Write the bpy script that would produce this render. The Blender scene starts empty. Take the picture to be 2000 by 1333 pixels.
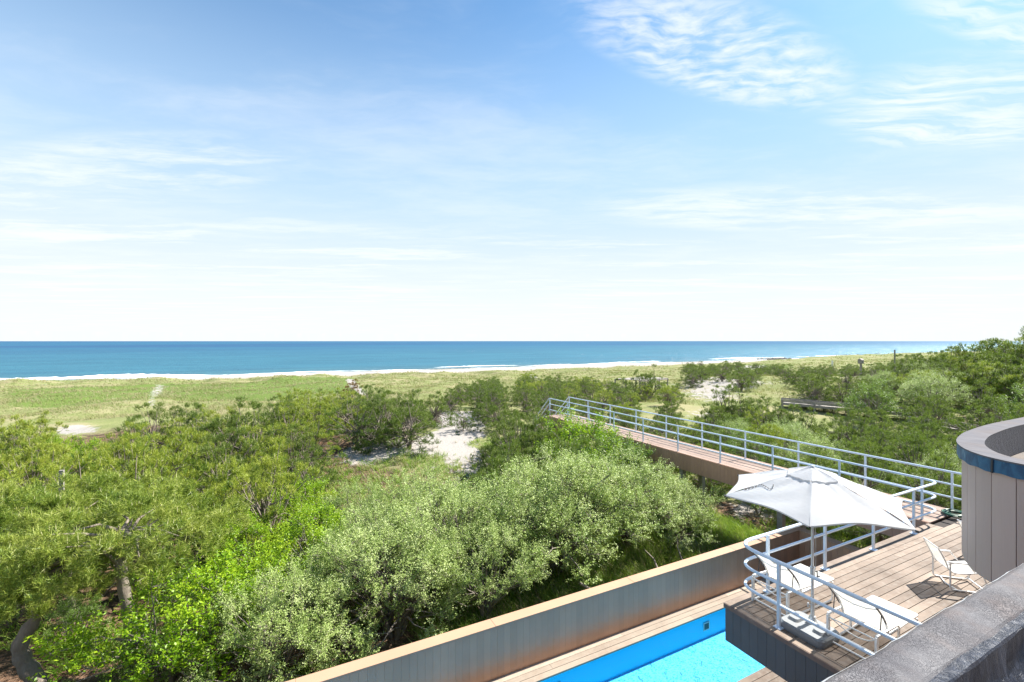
import bpy, bmesh, math, random
import numpy as np
from mathutils import Vector, Matrix

# ---------------------------------------------------------------- camera, sky, sun, exposure
scene = bpy.context.scene
COL = scene.collection
YAW = math.radians(27)
cam_data = bpy.data.cameras.new('camera')
cam_data.sensor_width = 36.0
cam_data.lens = 880 / 2000 * 36.0
cam_data.clip_start = 0.05
cam_data.clip_end = 60000
cam = bpy.data.objects.new('camera', cam_data)
cam.location = (0, 0, 4.6)
cam.rotation_euler = (math.radians(90), 0, -YAW)
COL.objects.link(cam)
scene.camera = cam
scene.view_settings.view_transform = 'Standard'
scene.view_settings.look = 'None'
scene.view_settings.exposure = 1.37
scene.view_settings.gamma = 1.0
scene.render.engine = 'CYCLES'
scene.cycles.max_bounces = 8
scene.cycles.transparent_max_bounces = 12
scene.cycles.caustics_reflective = False
scene.cycles.caustics_refractive = False

SUN_EL = math.radians(46)
SUN_AZ = math.radians(1.5)          # towards +x, a touch towards +y
sun_vec = Vector((math.cos(SUN_AZ) * math.cos(SUN_EL), math.sin(SUN_AZ) * math.cos(SUN_EL), math.sin(SUN_EL)))
sd = bpy.data.lights.new('sun', 'SUN')
sd.energy = 4.7
sd.angle = math.radians(0.5)
sd.color = (1.0, 0.95, 0.87)
sun = bpy.data.objects.new('sun', sd)
sun.rotation_euler = sun_vec.to_track_quat('Z', 'Y').to_euler()
sun.location = (30, 0, 40)
COL.objects.link(sun)


class NT:
    """small helper for building node trees"""
    def __init__(self, tree):
        self.t = tree; self.n = tree.nodes; self.l = tree.links
    def node(self, typ, **kw):
        nd = self.n.new(typ)
        for k, v in kw.items(): setattr(nd, k, v)
        return nd
    def put(self, sock, val):
        if val is None: return
        if isinstance(val, bpy.types.NodeSocket): self.l.new(val, sock)
        elif isinstance(val, (tuple, list)):
            n = len(sock.default_value)
            val = tuple(val)
            if n == 4 and len(val) == 3: val = val + (1.0,)
            sock.default_value = val
        else: sock.default_value = val
    def m(self, op, a, b=None, c=None, clamp=False):
        nd = self.node('ShaderNodeMath', operation=op, use_clamp=clamp)
        self.put(nd.inputs[0], a); self.put(nd.inputs[1], b)
        if c is not None: self.put(nd.inputs[2], c)
        return nd.outputs[0]
    def mr(self, v, a, b, c=0.0, d=1.0, smooth=True):
        nd = self.node('ShaderNodeMapRange')
        nd.interpolation_type = 'SMOOTHSTEP' if smooth else 'LINEAR'
        self.put(nd.inputs[0], v)
        for i, x in enumerate((a, b, c, d)): self.put(nd.inputs[1 + i], x)
        return nd.outputs[0]
    def mix(self, f, a, b, blend='MIX'):
        nd = self.node('ShaderNodeMix', data_type='RGBA', blend_type=blend)
        self.put(nd.inputs[0], f); self.put(nd.inputs[6], a); self.put(nd.inputs[7], b)
        return nd.outputs[2]
    def comb(self, x, y, z=0.0):
        nd = self.node('ShaderNodeCombineXYZ')
        for i, v in enumerate((x, y, z)): self.put(nd.inputs[i], v)
        return nd.outputs[0]
    def sep(self, v):
        nd = self.node('ShaderNodeSeparateXYZ'); self.put(nd.inputs[0], v)
        return nd.outputs
    def noise(self, vec, scale, detail=3, rough=0.5, dist=0.0, out=0):
        nd = self.node('ShaderNodeTexNoise')
        self.put(nd.inputs['Vector'], vec); self.put(nd.inputs['Scale'], scale)
        self.put(nd.inputs['Detail'], detail); self.put(nd.inputs['Roughness'], rough)
        self.put(nd.inputs['Distortion'], dist)
        return nd.outputs[out]
    def mapping(self, vec, scale=(1, 1, 1), rot=(0, 0, 0), loc=(0, 0, 0)):
        nd = self.node('ShaderNodeMapping')
        self.put(nd.inputs['Vector'], vec); nd.inputs['Scale'].default_value = scale
        nd.inputs['Rotation'].default_value = rot; nd.inputs['Location'].default_value = loc
        return nd.outputs[0]


world = bpy.data.worlds.new('World')
scene.world = world
world.use_nodes = True
wt = NT(world.node_tree)
wt.n.clear()
w_out = wt.node('ShaderNodeOutputWorld')
w_bg = wt.node('ShaderNodeBackground')
w_bg.inputs['Strength'].default_value = 0.092
sky = wt.node('ShaderNodeTexSky', sky_type='NISHITA')
sky.sun_disc = False
sky.sun_elevation = SUN_EL
sky.sun_rotation = math.radians(90) - SUN_AZ
sky.altitude = 10
sky.air_density = 1.0
sky.dust_density = 0.6
sky.ozone_density = 1.2
tc = wt.node('ShaderNodeTexCoord').outputs['Generated']
dx, dy, dz = wt.sep(tc)
cy, sy = math.cos(YAW), math.sin(YAW)
zc = wt.m('MAXIMUM', dz, 0.015)
# position on a flat cloud layer, in units of its height: px to the right of the view, pd ahead of it
px = wt.m('DIVIDE', wt.m('SUBTRACT', wt.m('MULTIPLY', dx, cy), wt.m('MULTIPLY', dy, sy)), zc)
pd = wt.m('DIVIDE', wt.m('ADD', wt.m('MULTIPLY', dx, sy), wt.m('MULTIPLY', dy, cy)), zc)
pvec = wt.comb(px, pd)


def ell(cx, cyy, ax, bx, ang):
    """soft elliptical mask on the cloud layer"""
    c, s = math.cos(ang), math.sin(ang)
    X = wt.m('SUBTRACT', px, cx); Y = wt.m('SUBTRACT', pd, cyy)
    a = wt.m('DIVIDE', wt.m('ADD', wt.m('MULTIPLY', X, c), wt.m('MULTIPLY', Y, s)), ax)
    b = wt.m('DIVIDE', wt.m('SUBTRACT', wt.m('MULTIPLY', Y, c), wt.m('MULTIPLY', X, s)), bx)
    r = wt.m('ADD', wt.m('MULTIPLY', a, a), wt.m('MULTIPLY', b, b))
    return wt.mr(r, 0.15, 1.0, 1.0, 0.0)


warp = wt.noise(pvec, 1.6, 4, 0.55, 0.0, 1)
wv = wt.node('ShaderNodeVectorMath', operation='SCALE'); wt.put(wv.inputs[0], warp); wv.inputs[3].default_value = 0.35
wadd = wt.node('ShaderNodeVectorMath', operation='ADD'); wt.put(wadd.inputs[0], pvec); wt.put(wadd.inputs[1], wv.outputs[0])
pw = wadd.outputs[0]
# rippled patch, upper right
rip = wt.noise(wt.mapping(pw, (9.5, 22, 1), (0, 0, 0.35)), 1.0, 4, 0.55)
rip2 = wt.noise(wt.mapping(pw, (5, 5, 1)), 1.0, 3, 0.5)
mA = ell(0.78, 1.60, 0.80, 0.26, 0.47)
cA = wt.m('MULTIPLY', mA, wt.mr(wt.m('ADD', wt.m('MULTIPLY', rip, 0.65), wt.m('MULTIPLY', rip2, 0.35)), 0.33, 0.68))
# combed streaks further right
comb = wt.noise(wt.mapping(pw, (2.2, 15, 1), (0, 0, -0.55)), 1.0, 5, 0.6)
mB = ell(2.0, 1.98, 0.85, 0.42, 0.35)
cB = wt.m('MULTIPLY', mB, wt.mr(comb, 0.30, 0.72))
mC = ell(1.62, 1.42, 0.62, 0.13, 0.3)
cC = wt.m('MULTIPLY', mC, wt.mr(comb, 0.36, 0.62, 0.0, 0.8))
# thin veils
veil = wt.noise(wt.mapping(pw, (0.9, 3.0, 1), (0, 0, 0.12)), 1.0, 6, 0.62)
mD = ell(-2.5, 2.75, 1.7, 0.55, -0.3)
cD = wt.m('MULTIPLY', mD, wt.mr(veil, 0.38, 0.66, 0.0, 0.95))
mE = ell(2.4, 3.5, 2.3, 0.75, 0.1)
cE = wt.m('MULTIPLY', mE, wt.mr(veil, 0.36, 0.64, 0.0, 0.95))
low = wt.noise(wt.mapping(pw, (0.35, 1.5, 1), (0, 0, -0.1)), 1.0, 6, 0.65)
cF = wt.m('MULTIPLY', wt.mr(dz, 0.16, 0.30, 1.0, 0.0), wt.mr(low, 0.48, 0.66, 0.0, 0.95))
cl = wt.m('MAXIMUM', wt.m('MAXIMUM', cA, cB), wt.m('MAXIMUM', cC, cD))
cl = wt.m('MAXIMUM', wt.m('MAXIMUM', cl, cE), cF)
cl = wt.m('MULTIPLY', cl, wt.mr(dz, 0.0, 0.02))
thin = wt.noise(wt.mapping(pw, (0.5, 1.1, 1), (0, 0, 0.4)), 1.0, 6, 0.62)
cl = wt.m('MAXIMUM', wt.m('MULTIPLY', cl, 0.80), wt.m('MULTIPLY', wt.mr(thin, 0.42, 0.74), 0.34))
hazef = wt.mr(dz, 0.20, 0.72, 0.98, 0.0)
skyb = wt.mix(1.0, sky.outputs[0], (0.39, 0.68, 0.83), 'MULTIPLY')
hzc = wt.mix(wt.mr(dz, 0.02, 0.36), (4.1, 4.3, 4.5), (2.55, 3.5, 4.6))
skyc = wt.mix(hazef, skyb, hzc)
skyc = wt.mix(cl, skyc, (4.4, 4.6, 4.8))
wt.put(w_bg.inputs['Color'], skyc)
wt.l.new(w_bg.outputs[0], w_out.inputs[0])


# ---------------------------------------------------------------- materials
def new_mat(name):
    m = bpy.data.materials.new(name); m.use_nodes = True
    t = NT(m.node_tree); t.n.clear()
    out = t.node('ShaderNodeOutputMaterial')
    return m, t, out


def principled(t, out, color, rough=0.6, bump=None, bstr=0.3, bdist=0.02, metal=0.0, spec=0.5):
    p = t.node('ShaderNodeBsdfPrincipled')
    t.put(p.inputs['Base Color'], color); t.put(p.inputs['Roughness'], rough)
    t.put(p.inputs['Metallic'], metal); t.put(p.inputs['Specular IOR Level'], spec)
    if bump is not None:
        b = t.node('ShaderNodeBump'); t.put(b.inputs['Height'], bump)
        b.inputs['Strength'].default_value = bstr; b.inputs['Distance'].default_value = bdist
        t.l.new(b.outputs[0], p.inputs['Normal'])
    t.l.new(p.outputs[0], out.inputs[0])
    return p


def objco(t): return t.node('ShaderNodeTexCoord').outputs['Object']
def geo(t): return t.node('ShaderNodeNewGeometry')


def leaf_mat(name, cols, trans=0.35, rough=0.5, spec=0.35, island=True, clump=0.25, cscale=1.1):
    """leaves: hue varies from leaf to leaf, from clump to clump and a little from plant to plant"""
    m, t, out = new_mat(name)
    g = geo(t)
    r = g.outputs['Random Per Island']
    ramp = t.node('ShaderNodeValToRGB')
    el = ramp.color_ramp.elements
    while len(el) < len(cols): el.new(0.5)
    for i, c in enumerate(cols):
        el[i].position = i / (len(cols) - 1); el[i].color = (*c, 1)
    cn = t.noise(objco(t), cscale, 3, 0.55)
    oi = t.node('ShaderNodeObjectInfo').outputs['Random']
    f = t.m('ADD', t.m('MULTIPLY', r, 0.5), t.m('ADD', t.m('MULTIPLY', t.mr(cn, 0.3, 0.7), clump), t.m('MULTIPLY', oi, 0.2 if cscale > 1 else 0.0)))
    t.put(ramp.inputs[0], f)
    p = t.node('ShaderNodeBsdfPrincipled')
    t.put(p.inputs['Base Color'], ramp.outputs[0]); t.put(p.inputs['Roughness'], rough)
    t.put(p.inputs['Specular IOR Level'], spec)
    tr = t.node('ShaderNodeBsdfTranslucent')
    t.put(tr.inputs[0], t.mix(0.5, ramp.outputs[0], (0.30, 0.42, 0.03)))
    mx = t.node('ShaderNodeMixShader'); mx.inputs[0].default_value = trans
    t.l.new(p.outputs[0], mx.inputs[1]); t.l.new(tr.outputs[0], mx.inputs[2])
    t.l.new(mx.outputs[0], out.inputs[0])
    return m


M = {}
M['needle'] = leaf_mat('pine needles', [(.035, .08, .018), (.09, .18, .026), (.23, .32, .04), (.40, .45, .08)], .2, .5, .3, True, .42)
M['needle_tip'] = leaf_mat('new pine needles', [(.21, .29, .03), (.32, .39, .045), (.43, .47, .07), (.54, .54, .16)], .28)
M['needle_near'] = leaf_mat('near pine needles', [(.035, .08, .016), (.13, .21, .03), (.31, .38, .06), (.50, .52, .15)], .26, .45, .4, True, .42)
M['needle_dark'] = leaf_mat('dark pine needles', [(.025, .06, .018), (.06, .115, .024), (.12, .185, .034), (.22, .26, .06)], .16, .5, .3, True, .4)
M['needle_darktip'] = leaf_mat('young dark pine needles', [(.07, .14, .03), (.12, .20, .035), (.20, .26, .05), (.28, .32, .10)], .3)
M['cedar'] = leaf_mat('cedar sprays', [(.022, .065, .028), (.045, .10, .035), (.085, .14, .04), (.14, .17, .05)], .22)
M['rust'] = leaf_mat('browned needles', [(.12, .10, .02), (.25, .14, .04), (.30, .13, .05), (.10, .12, .03)], .2)
M['silver'] = leaf_mat('silvery olive leaves', [(.11, .20, .03), (.27, .38, .08), (.46, .55, .19), (.64, .70, .36)], .24, .5, .4, True, .4)
M['bright'] = leaf_mat('bright bayberry leaves', [(.08, .20, .01), (.20, .38, .012), (.38, .54, .02), (.52, .62, .05)], .45, .45, .4)
M['green'] = leaf_mat('green shrub leaves', [(.07, .15, .02), (.12, .23, .035), (.20, .32, .06), (.34, .44, .15)], .38, .45, .4)
M['dunegrass'] = leaf_mat('dune grass', [(.10, .15, .035), (.20, .23, .07), (.30, .30, .14), (.40, .33, .23)], .25, .6, .2, True, .55, .09)
M['lushgrass'] = leaf_mat('lush grass', [(.08, .20, .02), (.16, .30, .03), (.26, .36, .06), (.44, .42, .16)], .4)
M['straw'] = leaf_mat('dry straw', [(.34, .26, .15), (.44, .35, .22), (.26, .2, .12), (.5, .42, .28)], .3)

m, t, out = new_mat('bark'); o_ = objco(t)
nz = t.noise(t.mapping(o_, (9, 9, 3)), 1.5, 5, 0.6)
principled(t, out, t.mix(nz, (.11, .085, .065), (.33, .28, .23)), .9, nz, .8, .03); M['bark'] = m
m, t, out = new_mat('grey twig'); o_ = objco(t)
nz = t.noise(o_, 6, 3, 0.6)
principled(t, out, t.mix(nz, (.12, .10, .085), (.30, .26, .22)), .9); M['twig'] = m


def wood(name, c1, c2, c3, grain=(1.2, 26, 26), seam=None):
    """weathered boards: fine grain, per board tone, worn patches"""
    m, t, out = new_mat(name)
    o_ = objco(t); g = geo(t)
    r = g.outputs['Random Per Island']
    gr = t.noise(t.mapping(o_, grain), 2.2, 6, 0.65, 0.4)
    wear = t.noise(o_, 1.1, 5, 0.62)
    spots = t.noise(o_, 9, 4, 0.6)
    c = t.mix(t.mr(wear, .35, .68), c1, c2)
    c = t.mix(t.m('MULTIPLY', t.mr(spots, .45, .75), .5), c, c3)
    c = t.mix(t.m('MULTIPLY', t.mr(gr, .3, .7), .45), c, t.mix(.5, c3, (.08, .06, .05)))
    hsv = t.node('ShaderNodeHueSaturation'); t.put(hsv.inputs['Color'], c)
    t.put(hsv.inputs['Value'], t.mr(r, 0, 1, .78, 1.16, False))
    principled(t, out, hsv.outputs[0], .75, gr, .35, .004, spec=.3)
    return m


M['deck'] = wood('weathered deck boards', (.275, .205, .155), (.15, .105, .075), (.36, .315, .27), (1.2, 26, 26))
M['deck_dark'] = wood('dark deck edge board', (.24, .17, .14), (.16, .10, .08), (.33, .27, .24), (8, 8, 8))
M['walkdeck'] = wood('walkway boards', (.35, .25, .20), (.27, .185, .145), (.40, .31, .26), (26, 1.2, 26))
M['pooldeck'] = wood('pale pool deck boards', (.42, .345, .27), (.33, .255, .195), (.46, .40, .33), (1.0, 26, 26))
M['greywood'] = wood('silvered timber', (.34, .31, .28), (.22, .20, .18), (.45, .42, .39), (3, 18, 18))


def siding(name, c1, c2, rough=.55, spec=.4):
    m, t, out = new_mat(name)
    o_ = objco(t); r = geo(t).outputs['Random Per Island']
    fine = t.noise(t.mapping(o_, (40, 40, 2.2)), 1.5, 5, 0.6)
    big = t.noise(o_, .8, 4, .6)
    c = t.mix(t.mr(big, .3, .7), c1, c2)
    c = t.mix(t.m('MULTIPLY', fine, .25), c, tuple(x * .55 for x in c1))
    hsv = t.node('ShaderNodeHueSaturation'); t.put(hsv.inputs['Color'], c)
    t.put(hsv.inputs['Value'], t.mr(r, 0, 1, .93, 1.07, False))
    principled(t, out, hsv.outputs[0], rough, fine, .2, .003, spec=spec)
    return m


M['siding'] = siding('taupe vertical siding', (.63, .475, .41), (.56, .42, .36))
M['fence'] = siding('tan stained siding', (.58, .335, .21), (.50, .29, .175), .38, .6)
M['walksiding'] = siding('brown stained siding', (.56, .325, .235), (.49, .28, .20))
M['skirt'] = siding('dark grey siding', (.125, .122, .130), (.10, .098, .105))
M['coping'] = siding('tan painted cap board', (.50, .31, .20), (.46, .28, .18), .5)
m, t, out = new_mat('shadow gap'); principled(t, out, (.03, .022, .018), .9); M['gap'] = m


def plain(name, col, rough=.5, metal=0.0, nscale=20, nam=.12, spec=.5, bump=0.0):
    m, t, out = new_mat(name)
    nz = t.noise(objco(t), nscale, 3, .6)
    c = t.mix(t.m('MULTIPLY', t.mr(nz, .3, .75), nam * 3), col, tuple(x * .7 for x in col))
    principled(t, out, c, rough, nz if bump else None, bump, .003, metal, spec)
    return m


M['white_metal'] = plain('white painted rail', (.66, .77, .90), .32, 0, 8, .04)
M['chair_metal'] = plain('white powder coat', (.80, .80, .79), .35, 0, 8, .03)
M['alu'] = plain('brushed aluminium', (.62, .64, .66), .35, .7, 8, .05)
M['dark_plastic'] = plain('dark plastic', (.05, .05, .055), .5, 0, 20, .1)
M['resin'] = plain('grey resin', (.23, .245, .26), .6, 0, 30, .15, .4, .2)
M['hose'] = plain('green rubber', (.006, .10, .055), .35, 0, 20, .1)
M['lit_edge'] = plain('painted lit edge', (.36, .37, .38), .6, 0, 30, .3)  # pale tone painted as sunlight along the parapet edge
M['rock'] = plain('dark wet rock', (.07, .065, .06), .8, 0, 1.2, .3, .4, .6)
M['greypaint'] = plain('pale paint', (.7, .7, .68), .6, 0, 5, .1)


def fabric(name, col, weave=260, alpha=None, trans=.3):
    m, t, out = new_mat(name)
    o_ = objco(t)
    wr = t.noise(t.mapping(o_, (3, 3, 3)), 1.6, 4, .6, .6)
    d = t.node('ShaderNodeBsdfPrincipled'); t.put(d.inputs['Base Color'], col); d.inputs['Roughness'].default_value = .85
    t.put(d.inputs['Specular IOR Level'], .2)
    b = t.node('ShaderNodeBump'); t.put(b.inputs['Height'], wr); b.inputs['Strength'].default_value = .18; b.inputs['Distance'].default_value = .04
    t.l.new(b.outputs[0], d.inputs['Normal'])
    tr = t.node('ShaderNodeBsdfTranslucent'); t.put(tr.inputs[0], col)
    mx = t.node('ShaderNodeMixShader'); mx.inputs[0].default_value = trans
    t.l.new(d.outputs[0], mx.inputs[1]); t.l.new(tr.outputs[0], mx.inputs[2])
    last = mx.outputs[0]
    if alpha is not None:
        tp = t.node('ShaderNodeBsdfTransparent')
        m2 = t.node('ShaderNodeMixShader'); m2.inputs[0].default_value = 1 - alpha
        t.l.new(last, m2.inputs[1]); t.l.new(tp.outputs[0], m2.inputs[2]); last = m2.outputs[0]
    t.l.new(last, out.inputs[0])
    return m


M['canvas'] = fabric('white canvas', (.69, .695, .705), trans=.45)
M['sling'] = fabric('white mesh sling', (.86, .85, .80), alpha=.80, trans=.3)
M['cord'] = plain('black and white cord', (.06, .06, .06), .8)

# weathered roof membrane on the near parapet: alligatored coating with pale, brown and dark areas
m, t, out = new_mat('weathered roof coating'); o_ = objco(t)
vor = t.node('ShaderNodeTexVoronoi', feature='DISTANCE_TO_EDGE'); t.put(vor.inputs['Vector'], t.mix(.06, o_, t.noise(o_, 30, 2, .5, 0, 1))); vor.inputs['Scale'].default_value = 120
crack = t.mr(vor.outputs[0], .0, .16)
patch = t.noise(o_, 2.3, 5, .62, .5); patch2 = t.noise(o_, 6, 4, .6)
c = t.mix(t.mr(patch, .35, .66), (.115, .11, .118), (.20, .195, .20))
c = t.mix(t.m('MULTIPLY', t.mr(patch2, .42, .7), .6), c, (.15, .12, .112))
ck = t.m('MULTIPLY', t.m('SUBTRACT', 1.0, crack), t.mr(t.noise(o_, 3.1, 3, .6), .40, .60))
c = t.mix(t.m('MULTIPLY', ck, .8), c, (.018, .018, .024))
principled(t, out, c, .62, t.m('ADD', t.m('MULTIPLY', crack, .5), patch2), .5, .006, spec=.12); M['roofcoat'] = m
m, t, out = new_mat('grey cap sheet'); o_ = objco(t)
n1 = t.noise(t.mapping(o_, (14, 3, 3), (0, 0, .5)), 1.5, 5, .65); n2 = t.noise(o_, 2.4, 4, .6)
c = t.mix(t.mr(n1, .3, .7), (.13, .128, .14), (.18, .175, .185)); c = t.mix(t.m('MULTIPLY', t.mr(n2, .45, .7), .5), c, (.17, .145, .135))
principled(t, out, c, .9, n1, .3, .003, spec=.05); M['capsheet'] = m
m, t, out = new_mat('blue metal flashing'); o_ = objco(t)
n1 = t.noise(t.mapping(o_, (7, 7, 2.5)), 2.0, 5, .65, .6)
c = t.mix(t.mr(n1, .35, .6), (.018, .075, .16), (.035, .14, .25)); c = t.mix(t.m('MULTIPLY', t.mr(n1, .62, .78), .8), c, (.30, .42, .52))
principled(t, out, c, .5, n1, .4, .004); M['flashing'] = m
m, t, out = new_mat('dark roof membrane'); o_ = objco(t)
n1 = t.noise(t.mapping(o_, (18, 18, 5)), 1.4, 6, .7, 1.2)
c = t.mix(t.mr(n1, .4, .75), (.012, .017, .032), (.045, .055, .085)); c = t.mix(t.m('MULTIPLY', t.mr(n1, .68, .76), .7), c, (.22, .23, .27))
principled(t, out, c, .35, n1, .9, .02); M['membrane'] = m
m, t, out = new_mat('roof gravel'); o_ = objco(t)
n1 = t.noise(o_, 40, 3, .7); n2 = t.noise(o_, 2, 4, .6)
c = t.mix(n1, (.10, .08, .065), (.20, .165, .14)); c = t.mix(t.mr(n2, .4, .7), c, (.10, .09, .085))
principled(t, out, c, .9, n1, .6, .01); M['gravel'] = m

# ground: sand, needle litter and grassy soil by a painted-on material mask (attribute 'cover')
m, t, out = new_mat('dune ground'); o_ = objco(t)
at = t.node('ShaderNodeAttribute'); at.attribute_name = 'cover'
sandf, litterf, lushf = t.sep(at.outputs['Vector'])
fn = t.noise(o_, 7, 6, .7); mid = t.noise(o_, 1.3, 5, .62); big = t.noise(o_, .22, 4, .6)
sandc = t.mix(fn, (.29, .265, .24), (.41, .38, .35))
twigs = t.noise(t.mapping(o_, (26, 5, 5), (0, 0, .7)), 1.2, 4, .7)
litter = t.mix(t.mr(twigs, .35, .65), (.10, .055, .032), (.26, .165, .11))
litter = t.mix(t.mr(mid, .42, .6), litter, (.075, .055, .035))
soil = t.mix(t.mr(fn, .3, .7), (.13, .17, .05), (.25, .25, .11))
soil = t.mix(t.mr(big, .45, .62), soil, (.27, .25, .13))
lush = t.mix(t.mr(fn, .3, .7), (.08, .13, .03), (.16, .21, .05))
c = t.mix(t.mr(t.m('ADD', litterf, t.m('MULTIPLY', t.m('SUBTRACT', mid, .5), .7)), .35, .6), soil, litter)
c = t.mix(t.mr(t.m('ADD', lushf, t.m('MULTIPLY', t.m('SUBTRACT', mid, .5), .7)), .35, .6), c, lush)
sm = t.m('ADD', sandf, t.m('ADD', t.m('MULTIPLY', t.m('SUBTRACT', mid, .5), 1.5), t.m('MULTIPLY', t.m('SUBTRACT', fn, .5), .9)))
c = t.mix(t.mr(sm, .40, .62), c, sandc)
principled(t, out, c, .95, t.m('ADD', fn, t.m('MULTIPLY', mid, 2.0)), .6, .06, spec=.1); M['ground'] = m
m, t, out = new_mat('beach sand'); o_ = objco(t)
ox, oy, oz = t.sep(o_)
fn = t.noise(t.mapping(o_, (.08, .5, 1)), 1.5, 5, .6)
wet = t.mr(t.m('ADD', oy, t.m('MULTIPLY', t.m('SUBTRACT', fn, .5), 5)), 177.5, 180.5)
c = t.mix(wet, t.mix(fn, (.37, .33, .285), (.45, .41, .36)), (.25, .21, .17))
principled(t, out, c, .9, spec=.1); M['beach'] = m

# ocean
m, t, out = new_mat('ocean water'); o_ = objco(t)
ox, oy, oz = t.sep(o_)
bands = t.noise(t.mapping(o_, (.0016, .012, 1), (0, 0, .05)), 1.0, 5, .6)
patchn = t.noise(t.mapping(o_, (.0008, .0028, 1)), 1.0, 3, .6)
off = t.m('SUBTRACT', oy, 183.0)
c = t.mix(t.mr(patchn, .38, .62), (.013, .075, .165), (.018, .12, .20))
c = t.mix(t.mr(t.m('ADD', off, t.m('MULTIPLY', bands, 600)), 150, 1500, 1.0, 0.0), c, (.036, .15, .20))
c = t.mix(t.mr(t.m('ADD', off, t.m('MULTIPLY', bands, 60)), 12, 90, 1.0, 0.0), c, (.06, .155, .175))
c = t.mix(t.mr(t.m('ADD', off, t.m('MULTIPLY', bands, 24)), 8, 24, 1.0, 0.0), c, (.15, .16, .12))
chop = t.noise(t.mapping(o_, (.5, 1.1, 1), (0, 0, .2)), .5, 6, .65)
swell = t.noise(t.mapping(o_, (.02, .13, 1), (0, 0, .04)), 1.0, 4, .6)
c = t.mix(t.m('MULTIPLY', t.mr(swell, .35, .65), .35), c, (.004, .035, .08))
cap = t.m('MULTIPLY', t.mr(t.noise(t.mapping(o_, (.028, .085, 1)), 1.0, 7, .74), .665, .70), t.mr(t.noise(t.mapping(o_, (.003, .004, 1)), 1.0, 2, .6), .4, .62))
df = t.node('ShaderNodeBsdfDiffuse'); t.put(df.inputs[0], t.mix(t.m('MULTIPLY', cap, .85), c, (.6, .62, .64)))
gl = t.node('ShaderNodeBsdfGlossy'); gl.inputs['Roughness'].default_value = .28; gl.inputs[0].default_value = (.75, .85, .95, 1)
bp = t.node('ShaderNodeBump'); t.put(bp.inputs['Height'], t.m('ADD', chop, t.m('MULTIPLY', swell, 2.5))); bp.inputs['Strength'].default_value = 1; bp.inputs['Distance'].default_value = .9
t.l.new(bp.outputs[0], gl.inputs['Normal']); t.l.new(bp.outputs[0], df.inputs['Normal'])
mx = t.node('ShaderNodeMixShader'); mx.inputs[0].default_value = .17
t.l.new(df.outputs[0], mx.inputs[1]); t.l.new(gl.outputs[0], mx.inputs[2]); t.l.new(mx.outputs[0], out.inputs[0]); M['ocean'] = m
m, t, out = new_mat('surf foam'); o_ = objco(t)
nz = t.noise(t.mapping(o_, (.6, 1.6, 1)), 1.2, 5, .7)
principled(t, out, t.mix(t.mr(nz, .3, .5), (.62, .70, .72), (.9, .91, .91)), .8, spec=.2); M['foam'] = m

# pool
m, t, out = new_mat('pool liner wall'); nz = t.noise(objco(t), 4, 3, .6)
principled(t, out, t.mix(nz, (.01, .64, .95), (.01, .68, .97)), .5); M['liner'] = m
m, t, out = new_mat('pool floor with painted caustics'); o_ = objco(t)
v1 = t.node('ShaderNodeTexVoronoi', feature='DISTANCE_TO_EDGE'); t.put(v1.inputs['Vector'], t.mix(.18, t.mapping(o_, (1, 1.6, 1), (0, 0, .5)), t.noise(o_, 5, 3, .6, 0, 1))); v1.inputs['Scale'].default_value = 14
fl = t.mr(v1.outputs[0], 0, .4, 1, 0)  # pale cell lines paint the sun's caustics into the floor colour
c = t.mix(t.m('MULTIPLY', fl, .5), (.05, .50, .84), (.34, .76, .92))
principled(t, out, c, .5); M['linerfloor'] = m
m, t, out = new_mat('pool water'); o_ = objco(t)
tp = t.node('ShaderNodeBsdfTransparent'); tp.inputs[0].default_value = (.72, .93, .99, 1)
gl = t.node('ShaderNodeBsdfGlossy'); gl.inputs['Roughness'].default_value = .02
fr = t.node('ShaderNodeFresnel'); fr.inputs[0].default_value = 1.33
w1 = t.noise(t.mapping(o_, (1, 1.5, 1)), 4, 4, .6, .8)
bp = t.node('ShaderNodeBump'); t.put(bp.inputs['Height'], w1); bp.inputs['Strength'].default_value = .4; bp.inputs['Distance'].default_value = .05
t.l.new(bp.outputs[0], gl.inputs['Normal']); t.l.new(bp.outputs[0], fr.inputs['Normal'])
mx = t.node('ShaderNodeMixShader'); t.l.new(fr.outputs[0], mx.inputs[0])
t.l.new(tp.outputs[0], mx.inputs[1]); t.l.new(gl.outputs[0], mx.inputs[2]); t.l.new(mx.outputs[0], out.inputs[0]); M['poolwater'] = m


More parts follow.
